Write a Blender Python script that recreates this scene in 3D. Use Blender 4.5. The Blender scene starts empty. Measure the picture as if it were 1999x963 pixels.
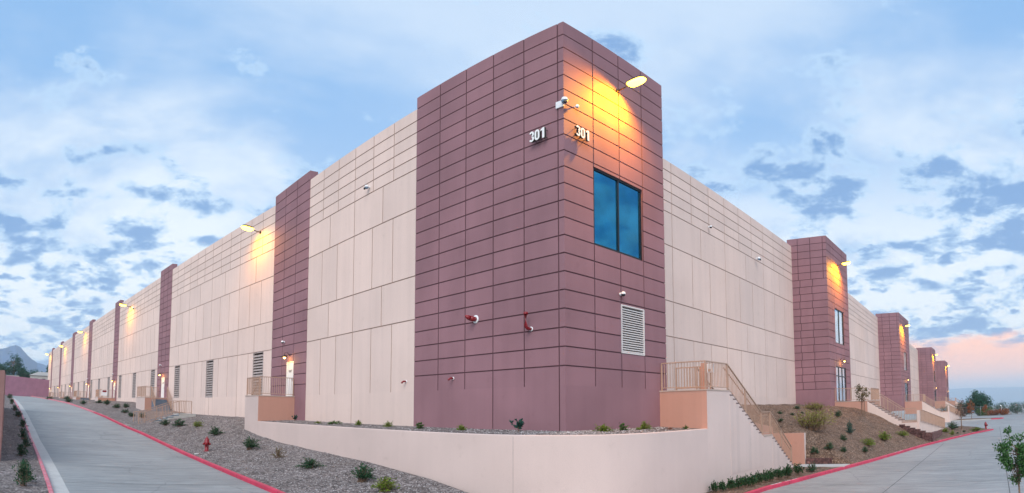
import bpy, bmesh, math, random
from mathutils import Vector, Matrix
R = math.radians
scene = bpy.context.scene

# ------------------------------------------------------------------ camera, sky, sun, exposure
# Plan coordinates: u runs along the left facade, v along the right facade, (0,0) is the tower corner.
# World x = v, world y = u, world z = height above the eye level of the photograph.
cam_d = bpy.data.cameras.new('camera')
cam = bpy.data.objects.new('camera', cam_d)
scene.collection.objects.link(cam)
scene.camera = cam
cam_d.type = 'PANO'                       # the photograph is a stitched spherical panorama
cam_d.panorama_type = 'EQUIRECTANGULAR'
F = 1184.49
cam_d.longitude_min, cam_d.longitude_max = -1000 / F, 999 / F
cam_d.latitude_min, cam_d.latitude_max = -(963 - 725.84) / F, 725.84 / F
cam_d.clip_start, cam_d.clip_end = 0.1, 60000
cam.location = (-14.44, -12.35, 0.0)
cam.rotation_euler = (math.pi / 2 + 0.0672, 0, -0.7756)

SUN_EL, SUN_AZ = R(38), R(232)            # azimuth clockwise from world +y (behind the camera)
world = bpy.data.worlds.new('World'); scene.world = world
world.use_nodes = True


def build_sky():
    nt = world.node_tree; nt.nodes.clear(); N = nt.nodes.new; L = nt.links.new
    out = N('ShaderNodeOutputWorld'); bg = N('ShaderNodeBackground')
    bg.inputs['Strength'].default_value = 0.10
    L(bg.outputs[0], out.inputs[0])
    sky = N('ShaderNodeTexSky'); sky.sky_type = 'NISHITA'; sky.sun_disc = False
    sky.sun_elevation = SUN_EL; sky.sun_rotation = SUN_AZ
    sky.air_density = 1.0; sky.dust_density = 0.6; sky.ozone_density = 1.5
    co = N('ShaderNodeTexCoord'); sep = N('ShaderNodeSeparateXYZ'); L(co.outputs['Generated'], sep.inputs[0])

    def m(op, a, b=None, c=None, clamp=False):
        n = N('ShaderNodeMath'); n.operation = op; n.use_clamp = clamp
        for i, x in enumerate((a, b, c)):
            if x is None: continue
            if isinstance(x, (int, float)): n.inputs[i].default_value = x
            else: L(x, n.inputs[i])
        return n.outputs[0]

    def ramp(x, lo, hi, a=0.0, b=1.0):
        n = N('ShaderNodeMapRange'); n.interpolation_type = 'SMOOTHSTEP'
        L(x, n.inputs[0])
        for i, q in enumerate((lo, hi, a, b)): n.inputs[i + 1].default_value = q
        return n.outputs[0]

    def mix(f, a, b):
        n = N('ShaderNodeMix'); n.data_type = 'RGBA'
        if isinstance(f, (int, float)): n.inputs[0].default_value = f
        else: L(f, n.inputs[0])
        for i, x in ((6, a), (7, b)):
            if isinstance(x, tuple): n.inputs[i].default_value = (*x, 1)
            else: L(x, n.inputs[i])
        return n.outputs[2]

    def noise(vec, scale, detail, rough, seed, dist=0.0):
        n = N('ShaderNodeTexNoise'); n.noise_dimensions = '4D'
        L(vec, n.inputs['Vector']); n.inputs['W'].default_value = seed
        n.inputs['Scale'].default_value = scale; n.inputs['Detail'].default_value = detail
        n.inputs['Roughness'].default_value = rough; n.inputs['Distortion'].default_value = dist
        return n.outputs['Fac']

    z = m('MAXIMUM', sep.outputs['Z'], 0.0)
    zz = m('ADD', z, 0.26)
    cx = m('DIVIDE', sep.outputs['X'], zz); cy = m('DIVIDE', sep.outputs['Y'], zz)
    cv = N('ShaderNodeCombineXYZ'); L(cx, cv.inputs[0]); L(cy, cv.inputs[1])
    P = cv.outputs[0]
    # a thin bright veil high up
    veil = ramp(noise(P, 1.3, 6, 0.58, 3.1, 0.4), 0.36, 0.64)
    veil = m('MULTIPLY', veil, ramp(z, 0.72, 0.15, 0.45, 1.0))
    low = ramp(z, 0.50, 0.20, 0.0, 1.0)
    veil = m('MAXIMUM', veil, m('MULTIPLY', m('MULTIPLY', low, 0.97), ramp(noise(P, 2.2, 6, 0.6, 9.4, 0.3), 0.30, 0.46, 0.62, 1.0)))
    blue = mix(0.8, sky.outputs[0], (2.55, 4.75, 8.0))
    c = mix(veil, blue, (7.6, 8.2, 8.7))
    # broad soft grey-blue banks at middle height
    bank = noise(P, 2.1, 6, 0.56, 5.3, 0.25)
    bm_ = m('MULTIPLY', ramp(bank, 0.50, 0.64), m('MULTIPLY', ramp(z, 0.66, 0.45), ramp(z, 0.12, 0.26)))
    c = mix(m('MULTIPLY', bm_, 0.72), c, (2.7, 4.5, 7.2))
    # separate darker puffs, more of them low down
    puff = noise(P, 5.6, 9, 0.60, 7.7, 0.15)
    cover = noise(P, 1.0, 2, 0.5, 1.4)
    dens = m('ADD', puff, m('MULTIPLY', m('SUBTRACT', cover, 0.5), 0.38))
    dens = m('ADD', dens, ramp(z, 0.66, 0.32, -0.095, 0.02))
    fine = noise(P, 9.5, 7, 0.58, 2.3, 0.1)
    fine = m('ADD', m('ADD', fine, m('MULTIPLY', m('SUBTRACT', cover, 0.5), 0.35)), ramp(z, 0.40, 0.17, -0.16, 0.0))
    dens = m('MAXIMUM', dens, fine)
    pm = ramp(dens, 0.507, 0.595)
    core = ramp(dens, 0.54, 0.65)
    pcol = mix(core, (4.6, 6.3, 8.2), (1.75, 3.25, 5.9))
    c = mix(m('MULTIPLY', pm, 0.95), c, pcol)
    # pink twilight band low on the right-hand horizon, pale blue on the left
    side = ramp(m('SUBTRACT', m('MULTIPLY', sep.outputs['X'], 0.985), m('MULTIPLY', sep.outputs['Y'], 0.17)), 0.35, 0.9)
    band = m('MULTIPLY', ramp(m('ADD', z, m('MULTIPLY', m('SUBTRACT', puff, 0.5), 0.10)), 0.118, 0.085), side)
    c = mix(m('MULTIPLY', band, 0.95), c, (12.0, 6.2, 4.1))
    base = m('MULTIPLY', ramp(z, 0.05, 0.025), side)
    c = mix(m('MULTIPLY', base, 0.8), c, (8.2, 5.9, 5.9))
    L(c, bg.inputs[0])


build_sky()
sun_d = bpy.data.lights.new('sun', 'SUN'); sun_d.energy = 2.4; sun_d.angle = R(40); sun_d.color = (1.0, 0.955, 0.92)
sun = bpy.data.objects.new('sun', sun_d); scene.collection.objects.link(sun)
_sd = Vector((math.sin(SUN_AZ) * math.cos(SUN_EL), math.cos(SUN_AZ) * math.cos(SUN_EL), math.sin(SUN_EL)))
sun.rotation_euler = _sd.to_track_quat('Z', 'Y').to_euler(); sun.location = _sd * 80
vs = scene.view_settings
vs.view_transform = 'Standard'; vs.look = 'None'; vs.exposure = 0.35; vs.gamma = 1.0; vs.use_curve_mapping = False
scene.cycles.use_denoising = True
scene.cycles.max_bounces = 6
scene.cycles.volume_bounces = 4
HAZE = 1.9e-4
# ------------------------------------------------------------------ the lie of the land
def lerp_table(x, xs, ys):
    if x <= xs[0]: return ys[0]
    for i in range(1, len(xs)):
        if x <= xs[i]:
            t = (x - xs[i - 1]) / (xs[i] - xs[i - 1]); return ys[i - 1] + t * (ys[i] - ys[i - 1])
    return ys[-1]


BX, BY = 0.9956, -0.0936                  # direction of the left facade beyond its slight bend at s = 24


def left_line(s):
    return (s, 0.0) if s <= 24 else (24 + (s - 24) * BX, (s - 24) * BY)


def left_plan(s, off):
    """Point at distance s along the left facade, off metres out (negative: towards the road)."""
    u, v = left_line(s)
    k = min(1, max(0, (s - 19) / 10)); k = k * k * (3 - 2 * k)
    return (u + off * 0.0936 * k, v + off * (1 - 0.0044 * k))


def road_z(s):
    return lerp_table(s, [-8, 0, 6.5, 13.3, 17, 24, 30, 33, 43.4, 53.3, 67, 89, 119, 200],
                      [-3.19, -3.0, -2.75, -2.62, -2.55, -2.39, -2.0, -1.87, -1.2, -.74, -.22, .24, .71, 1.5])


def lane_edge(s, off=0.0):
    """Left edge of the lane (kerb line), off metres further left when negative."""
    v = lerp_table(s, [-8, 6.1, 10.5, 15, 19.3, 23.6, 31, 39, 49, 60, 80, 100, 140], [-13.4, -13.96, -14.15, -14.37, -14.59, -14.84, -15.32, -15.86, -16.58, -17.38, -18.85, -20.3, -23.2])
    return (s, v + off)


def base_z(s):
    return lerp_table(s, [40, 60, 114, 160], [-.62, .34, .68, 1.2])


WALL_PLAN = [(20.2, -2.3), (17, -2.28), (14, -2.25), (11, -2.23), (8, -2.2), (6, -2.17), (4, -2.1), (2.6, -2.0), (1.5, -1.85), (.5, -1.57), (-.3, -1.2),
             (-.9, -.7), (-1.4, -.1), (-1.75, .6), (-1.95, 1.4), (-2.03, 2.2), (-2.05, 3), (-2.05, 5.6)]
FOOT_S = [0, 1.5, 4, 8, 14, 17, 20.2, 22.6]
FOOT_Z = [-2.75, -2.6, -2.27, -2.0, -1.81, -1.71, -1.48, -1.25]
KERB_CORNER = [(6.5, -7.0, -2.75), (3, -7.0, -2.88), (.8, -6.7, -2.96), (-1.0, -5.9, -3.02), (-2.4, -4.4, -3.1), (-3.2, -2.2, -3.17), (-3.5, .5, -3.2)]
KERB_RIGHT = [(-3.52, 4), (-3.59, 7.66), (-4.24, 12.43), (-5.29, 18.9), (-6.85, 29.8), (-8.4, 37.5), (-10.06, 44.4), (-11.3, 48.5), (-12.0, 50.6)]


def kerb_u(v):
    return lerp_table(v, [p[1] for p in KERB_RIGHT], [p[0] for p in KERB_RIGHT])


def slope_z(s, off):
    """Gravel bank between the left facade and the road kerb."""
    zo = road_z(s) + .13
    if s < 22.6:
        zi, oi = lerp_table(s, FOOT_S, FOOT_Z), -2.3
    else:
        k = min(1, (s - 22.6) / 1.6)
        zi, oi = base_z(s) * k + (1 - k) * -1.25, -2.3 * (1 - k)
    t = min(1, max(0, (oi - off) / (oi + 6.84)))
    return zi + (zo - zi) * (t ** 1.15)


def hill_z(u, v):
    """Planted bank on the right, v from 16.6 to 50."""
    ko = kerb_u(v) + .16; zo = -3.07
    if v < 34.2:
        t = (3.55 - u) / (3.55 - ko)
        z = lerp_table(t, [0, .28, .66, 1], [.3, -.05, -1.45, zo])
        d = max(0, v - 16.7)
        if u < -2.2: z = min(z, -2.76 + d * .62)
        elif u < 2.2: z = min(z, -1.42 + d * .55 + max(0, u - .1) * .85)
        k = min(1, max(0, (v - 26) / 6.4)); k = k * k * (3 - 2 * k)
        z2 = lerp_table(-u, [-3.55, -.8, .9, 2.3, 4.6, 6.1, max(6.2, -ko)], [.3, .05, -.15, -.6, -1.8, -2.72, zo])
        z = z * (1 - k) + z2 * k
    else:
        uu = lerp_table(v, [34.2, 45, 51], [-6.0, -7.0, -9.0])
        t = (uu - u) / max(.1, uu - ko)
        z = lerp_table(t, [0, 1], [-2.55, zo])
    return z
# ------------------------------------------------------------------ materials
def new_mat(name):
    m = bpy.data.materials.new(name); m.use_nodes = True
    nt = m.node_tree; b = nt.nodes['Principled BSDF']
    return m, nt, b


def tex(nt, kind, scale, detail=4, rough=0.55, squash=None, coord='Object'):
    co = nt.nodes.new('ShaderNodeTexCoord'); v = co.outputs[coord]
    if squash:
        mp = nt.nodes.new('ShaderNodeMapping'); mp.inputs['Scale'].default_value = squash
        nt.links.new(v, mp.inputs[0]); v = mp.outputs[0]
    if kind == 'noise':
        n = nt.nodes.new('ShaderNodeTexNoise'); n.inputs['Scale'].default_value = scale
        n.inputs['Detail'].default_value = detail; n.inputs['Roughness'].default_value = rough
    else:
        n = nt.nodes.new('ShaderNodeTexVoronoi'); n.inputs['Scale'].default_value = scale
    nt.links.new(v, n.inputs['Vector'])
    return n


def ramp_col(nt, fac, stops):
    r = nt.nodes.new('ShaderNodeValToRGB'); e = r.color_ramp.elements
    while len(e) < len(stops): e.new(0.5)
    for q, (p, c) in zip(e, stops): q.position = p; q.color = (*c, 1)
    nt.links.new(fac, r.inputs[0]); return r.outputs[0]


def mixc(nt, f, a, b, mode='MIX'):
    n = nt.nodes.new('ShaderNodeMix'); n.data_type = 'RGBA'; n.blend_type = mode
    if isinstance(f, (int, float)): n.inputs[0].default_value = f
    else: nt.links.new(f, n.inputs[0])
    for i, x in ((6, a), (7, b)):
        if isinstance(x, tuple): n.inputs[i].default_value = (*x, 1)
        else: nt.links.new(x, n.inputs[i])
    return n.outputs[2]


def bump(nt, b, h, strength, dist):
    n = nt.nodes.new('ShaderNodeBump'); n.inputs['Strength'].default_value = strength
    n.inputs['Distance'].default_value = dist
    nt.links.new(h, n.inputs['Height']); nt.links.new(n.outputs[0], b.inputs['Normal'])


def mul(c, k): return tuple(min(1, x * k) for x in c)


def plain(name, col, rough=0.5, metal=0.0, var=0.12, scale=3.0, bmp=0.0, emit=None, emit_s=0.0, squash=None):
    m, nt, b = new_mat(name)
    n = tex(nt, 'noise', scale, 4, 0.6, squash)
    c = ramp_col(nt, n.outputs['Fac'], [(0.3, mul(col, 1 - var)), (0.7, mul(col, 1 + var))])
    nt.links.new(c, b.inputs['Base Color'])
    b.inputs['Roughness'].default_value = rough; b.inputs['Metallic'].default_value = metal
    if bmp: bump(nt, b, n.outputs['Fac'], bmp, 0.02)
    if emit:
        b.inputs['Emission Color'].default_value = (*emit, 1); b.inputs['Emission Strength'].default_value = emit_s
    return m


def wall_paint(name, col, var=0.05, streak_k=0.55):
    """Painted tilt-up concrete: broad mottling, faint vertical run-off streaks, fine orange-peel bump."""
    m, nt, b = new_mat(name)
    broad = tex(nt, 'noise', 0.35, 3, 0.5)
    streak = tex(nt, 'noise', 1.0, 4, 0.6, (2.6, 2.6, 0.10))
    fine = tex(nt, 'noise', 38, 3, 0.6)
    c = ramp_col(nt, broad.outputs['Fac'], [(0.3, mul(col, 1 - var)), (0.7, mul(col, 1 + var))])
    s = ramp_col(nt, streak.outputs['Fac'], [(0.35, (0.93, 0.925, 0.93)), (0.6, (1.02, 1.015, 1.015))])
    c = mixc(nt, streak_k, c, s, 'MULTIPLY')
    f = ramp_col(nt, fine.outputs['Fac'], [(0.3, (0.94, 0.94, 0.94)), (0.7, (1.04, 1.04, 1.04))])
    c = mixc(nt, 0.8, c, f, 'MULTIPLY')
    gi = nt.nodes.new('ShaderNodeNewGeometry')                 # every cast panel dries a little differently
    p = ramp_col(nt, gi.outputs['Random Per Island'], [(0.0, (0.94, 0.945, 0.95)), (1.0, (1.05, 1.045, 1.04))])
    c = mixc(nt, 0.9, c, p, 'MULTIPLY')
    spot = tex(nt, 'noise', 2.3, 5, 0.65)
    sp = ramp_col(nt, spot.outputs['Fac'], [(0.60, (1, 1, 1)), (0.72, (0.90, 0.89, 0.88))])
    c = mixc(nt, 0.7, c, sp, 'MULTIPLY')
    nt.links.new(c, b.inputs['Base Color']); b.inputs['Roughness'].default_value = 0.72
    b.inputs['Specular IOR Level'].default_value = 0.3
    bump(nt, b, fine.outputs['Fac'], 0.25, 0.004)
    return m


def gravel_mat(name, cols, scale, bstr=0.9):
    m, nt, b = new_mat(name)
    v = tex(nt, 'voronoi', scale); big = tex(nt, 'noise', 0.5, 4, 0.6); mid = tex(nt, 'noise', scale * .22, 4, 0.7)
    sep = nt.nodes.new('ShaderNodeSeparateColor'); nt.links.new(v.outputs['Color'], sep.inputs[0])
    k = len(cols)
    c = ramp_col(nt, sep.outputs[0], [((i + .5) / k, q) for i, q in enumerate(cols)])
    e = ramp_col(nt, v.outputs['Distance'], [(0.3, (1.1, 1.1, 1.1)), (0.75, (0.42, 0.4, 0.4))])
    c = mixc(nt, 0.8, c, e, 'MULTIPLY')
    g = ramp_col(nt, big.outputs['Fac'], [(0.3, (0.8, 0.78, 0.76)), (0.7, (1.12, 1.12, 1.14))])
    c = mixc(nt, 0.9, c, g, 'MULTIPLY')
    g2 = ramp_col(nt, mid.outputs['Fac'], [(0.35, (0.62, 0.61, 0.62)), (0.65, (1.25, 1.25, 1.25))])
    c = mixc(nt, 0.8, c, g2, 'MULTIPLY')
    nt.links.new(c, b.inputs['Base Color']); b.inputs['Roughness'].default_value = 0.9
    inv = nt.nodes.new('ShaderNodeMath'); inv.operation = 'SUBTRACT'; inv.inputs[0].default_value = 1
    nt.links.new(v.outputs['Distance'], inv.inputs[1])
    bump(nt, b, inv.outputs[0], bstr, 0.05)
    return m


def concrete_mat(name, col, axis, joint=4.5):
    """Broom-finished slabs: fine streaks across the lane, tonal patches, tyre-darkened bands."""
    m, nt, b = new_mat(name)
    sq = (0.25, 3.2, 1) if axis == 'x' else (3.2, 0.25, 1)
    st = tex(nt, 'noise', 1.5, 5, 0.7, sq)
    st2 = tex(nt, 'noise', 6.0, 4, 0.65, sq)
    pat = tex(nt, 'noise', 0.18, 4, 0.6); fine = tex(nt, 'noise', 30, 3, 0.6)
    c = ramp_col(nt, pat.outputs['Fac'], [(0.3, mul(col, 0.82)), (0.7, mul(col, 1.12))])
    s = ramp_col(nt, st.outputs['Fac'], [(0.3, (0.64, 0.66, 0.68)), (0.5, (1.0, 1.0, 1.0)), (0.70, (1.42, 1.41, 1.40))])
    c = mixc(nt, 0.8, c, s, 'MULTIPLY')
    s = ramp_col(nt, st2.outputs['Fac'], [(0.3, (0.82, 0.82, 0.83)), (0.7, (1.14, 1.14, 1.14))])
    c = mixc(nt, 0.7, c, s, 'MULTIPLY')
    f = ramp_col(nt, fine.outputs['Fac'], [(0.3, (0.9, 0.9, 0.9)), (0.7, (1.08, 1.08, 1.08))])
    c = mixc(nt, 0.7, c, f, 'MULTIPLY')
    ck = tex(nt, 'noise', 0.9, 5, 0.6)                          # hairline cracks follow a warped cell pattern
    co = nt.nodes.new('ShaderNodeTexCoord'); ad = nt.nodes.new('ShaderNodeMix'); ad.data_type = 'VECTOR'; ad.inputs[0].default_value = 0.35
    nt.links.new(co.outputs['Object'], ad.inputs[4]); nt.links.new(ck.outputs['Color'], ad.inputs[5])
    vo = nt.nodes.new('ShaderNodeTexVoronoi'); vo.feature = 'DISTANCE_TO_EDGE'; vo.inputs['Scale'].default_value = 0.28
    nt.links.new(ad.outputs[1], vo.inputs['Vector'])
    cr = ramp_col(nt, vo.outputs['Distance'], [(0.0, (0.55, 0.55, 0.55)), (0.006, (1, 1, 1))])
    c = mixc(nt, 0.6, c, cr, 'MULTIPLY')
    oil = tex(nt, 'noise', 0.75, 6, 0.7)
    ol = ramp_col(nt, oil.outputs['Fac'], [(0.60, (1, 1, 1)), (0.74, (0.70, 0.70, 0.70))])
    c = mixc(nt, 0.8, c, ol, 'MULTIPLY')
    nt.links.new(c, b.inputs['Base Color']); b.inputs['Roughness'].default_value = 0.62
    bump(nt, b, fine.outputs['Fac'], 0.3, 0.004)
    return m


def leaf_mat(name, a, bcol, trans=0.25):
    m, nt, b = new_mat(name)
    gi = nt.nodes.new('ShaderNodeNewGeometry')
    c = ramp_col(nt, gi.outputs['Random Per Island'], [(0.0, a), (0.5, tuple((x + y) / 2 for x, y in zip(a, bcol))), (1.0, bcol)])
    nt.links.new(c, b.inputs['Base Color']); b.inputs['Roughness'].default_value = 0.55
    b.inputs['Specular IOR Level'].default_value = 0.25
    t = nt.nodes.new('ShaderNodeBsdfTranslucent'); nt.links.new(c, t.inputs[0])
    mx = nt.nodes.new('ShaderNodeMixShader'); mx.inputs[0].default_value = trans
    nt.links.new(b.outputs[0], mx.inputs[1]); nt.links.new(t.outputs[0], mx.inputs[2])
    nt.links.new(mx.outputs[0], nt.nodes['Material Output'].inputs[0])
    return m


def glass_mat(name, col, rough=0.04):
    m, nt, b = new_mat(name)
    n = tex(nt, 'noise', 0.9, 3, 0.5)
    c = ramp_col(nt, n.outputs['Fac'], [(0.3, mul(col, 0.8)), (0.7, mul(col, 1.2))])
    nt.links.new(c, b.inputs['Base Color']); b.inputs['Roughness'].default_value = rough
    b.inputs['Metallic'].default_value = 0.85
    return m


M = {}
M['mauve'] = wall_paint('mauve_paint', (0.280, 0.146, 0.164), 0.12)
M['mauve_groove_shade'] = plain('mauve_reveal_shade', (0.115, 0.05, 0.062), 0.8, var=.1)  # mauve wall colour darkened to stand in for shade in the grooves
M['cream'] = wall_paint('pale_pink_paint', (0.72, 0.560, 0.492), 0.04)
M['cream_groove_shade'] = plain('cream_reveal_shade', (0.42, 0.295, 0.24), 0.8, var=.1)  # pale wall colour darkened to stand in for shade in the grooves
M['site_wall'] = wall_paint('site_wall_paint', (0.625, 0.492, 0.445), 0.06, 0.2)
M['tan'] = wall_paint('tan_paint', (0.52, 0.275, 0.205), 0.05)
M['rail'] = plain('tan_rail_paint', (0.43, 0.275, 0.20), 0.5, var=.1)
M['louver'] = plain('louver_grey_metal', (0.42, 0.35, 0.325), 0.5, 0.1, var=.1)
M['louver_white'] = plain('louver_pale_metal', (0.66, 0.62, 0.60), 0.45, 0.1, var=.06)
M['dark'] = plain('dark_cavity', (0.03, 0.028, 0.03), 0.8)
M['louver_back'] = plain('louver_blank_off_panel', (0.17, 0.145, 0.14), 0.8)
M['louver_back_pale'] = plain('louver_pale_blank_off_panel', (0.34, 0.33, 0.33), 0.8)
M['frame'] = plain('black_anodised_frame', (0.012, 0.014, 0.018), 0.35, 0.4)
M['glass'] = glass_mat('blue_tinted_glass', (0.012, 0.20, 0.36))
M['glass_pale'] = glass_mat('pale_mirror_glass', (0.62, 0.70, 0.78))
M['door'] = plain('white_door_paint', (0.78, 0.75, 0.72), 0.4, var=.04)
M['steel'] = plain('steel', (0.35, 0.35, 0.36), 0.35, 0.8)
M['lamp_body'] = plain('bronze_lamp_housing', (0.05, 0.035, 0.025), 0.45, 0.4)
M['lamp_glow'] = plain('lamp_lens', (1, .8, .4), 0.4, emit=(1.0, 0.60, 0.04), emit_s=11)
M['lamp_glow_small'] = plain('door_lamp_lens', (1, .8, .4), 0.4, emit=(1.0, 0.62, 0.16), emit_s=9)
M['white'] = plain('white_plastic', (0.78, 0.79, 0.8), 0.35, var=.03)
M['black'] = plain('black_plastic', (0.01, 0.01, 0.012), 0.2)
M['bluegrey'] = plain('blue_grey_plastic', (0.16, 0.25, 0.36), 0.4)
M['digit_face'] = plain('white_letter_face', (0.85, 0.85, 0.82), 0.4, var=.02)
M['digit_side'] = plain('dark_letter_return', (0.035, 0.035, 0.03), 0.5)
M['red'] = plain('red_enamel', (0.22, 0.006, 0.012), 0.4, var=.15, scale=6)
M['kerb_red'] = plain('red_kerb_paint', (0.50, 0.032, 0.075), 0.5, var=.25, scale=1.6, bmp=.2)
M['kerb_pink'] = plain('faded_red_kerb_paint', (0.60, 0.16, 0.20), 0.6, var=.22, scale=1.6, bmp=.2)
def worn_paint(name, col, under, amount):
    m, nt, b = new_mat(name)
    a = tex(nt, 'noise', 1.4, 5, 0.6); w = tex(nt, 'noise', 7.0, 6, 0.7)
    c = ramp_col(nt, a.outputs['Fac'], [(0.3, mul(col, .78)), (0.7, mul(col, 1.2))])
    k = ramp_col(nt, w.outputs['Fac'], [(amount, (0, 0, 0)), (amount + .07, (1, 1, 1))])
    c = mixc(nt, k, c, under)
    nt.links.new(c, b.inputs['Base Color']); b.inputs['Roughness'].default_value = 0.55
    bump(nt, b, w.outputs['Fac'], .25, .01)
    return m


M['kerb_red'] = worn_paint('red_kerb_paint', (0.52, 0.032, 0.080), (0.36, 0.20, 0.20), .60)
M['kerb_pink'] = worn_paint('faded_red_kerb_paint', (0.58, 0.13, 0.175), (0.42, 0.32, 0.31), .54)
M['kerb_grey'] = plain('kerb_concrete', (0.40, 0.40, 0.38), 0.7, var=.15, scale=2)
M['kerb_joint'] = plain('dark_kerb_joint', (0.11, 0.035, 0.045), 0.9)  # dark strip flush across the kerb at each joint
M['paint_white'] = plain('white_stencil', (0.72, 0.66, 0.66), 0.6)
M['road_x'] = concrete_mat('broomed_concrete_lane', (0.265, 0.277, 0.274), 'x')
M['road_y'] = concrete_mat('broomed_concrete_lot', (0.275, 0.280, 0.276), 'y')
M['pad'] = plain('concrete_pad', (0.45, 0.45, 0.43), 0.7, var=.12, scale=2)
M['slab'] = plain('warm_landing_slab', (0.47, 0.36, 0.30), 0.7, var=.12, scale=2)
M['nosing'] = plain('dark_step_nosing', (0.15, 0.10, 0.09), 0.7, var=.15)
M['tread'] = plain('blue_grey_stair', (0.13, 0.17, 0.22), 0.6, var=.15)
M['gravel'] = gravel_mat('crushed_granite', [(.105, .088, .082), (.24, .207, .195), (.158, .130, .120), (.365, .33, .315), (.185, .15, .136), (.285, .247, .23)], 12)
M['mulch'] = gravel_mat('brown_gravel', [(.11, .062, .038), (.21, .13, .085), (.16, .097, .062), (.30, .205, .145), (.19, .112, .072)], 13)
M['block'] = gravel_mat('split_face_block', [(.12, .055, .05), (.17, .08, .07), (.145, .065, .06), (.20, .10, .09)], 7, 0.6)
M['redwall'] = plain('plum_site_wall', (0.26, 0.12, 0.17), 0.8, var=.12, scale=.8)
M['brownwall'] = plain('brown_site_wall', (0.30, 0.16, 0.14), 0.8, var=.12, scale=.8)
M['bark'] = plain('bark', (0.20, 0.12, 0.075), 0.85, var=.3, scale=9, bmp=.5)
M['leaf_d'] = leaf_mat('dark_green_leaf', (.018, .060, .032), (.05, .14, .06))
M['leaf_y'] = leaf_mat('yellow_green_leaf', (.09, .16, .015), (.24, .32, .03))
M['leaf_l'] = leaf_mat('mid_green_leaf', (.035, .09, .02), (.10, .20, .04))
M['leaf_h'] = leaf_mat('glossy_hedge_leaf', (.012, .045, .018), (.035, .11, .035))
M['leaf_w'] = leaf_mat('wispy_olive_leaf', (.16, .16, .03), (.32, .33, .07))
M['leaf_k'] = leaf_mat('blue_green_leaf', (.015, .07, .06), (.04, .13, .10))
M['leaf_b'] = leaf_mat('dry_brown_leaf', (.11, .085, .045), (.20, .17, .08))
M['leaf_r'] = leaf_mat('rust_red_leaf', (.22, .06, .03), (.38, .15, .06))
M['leaf_p'] = leaf_mat('plum_leaf', (.10, .06, .06), (.22, .14, .12))
M['leaf_t'] = leaf_mat('young_tree_leaf', (.025, .085, .028), (.10, .22, .06))
M['leaf_far'] = leaf_mat('far_tree_leaf', (.02, .075, .05), (.05, .14, .08))


# ------------------------------------------------------------------ mesh builder; all points are (u, v, z)
def T(p): return Vector((p[1], p[0], p[2]))


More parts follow.
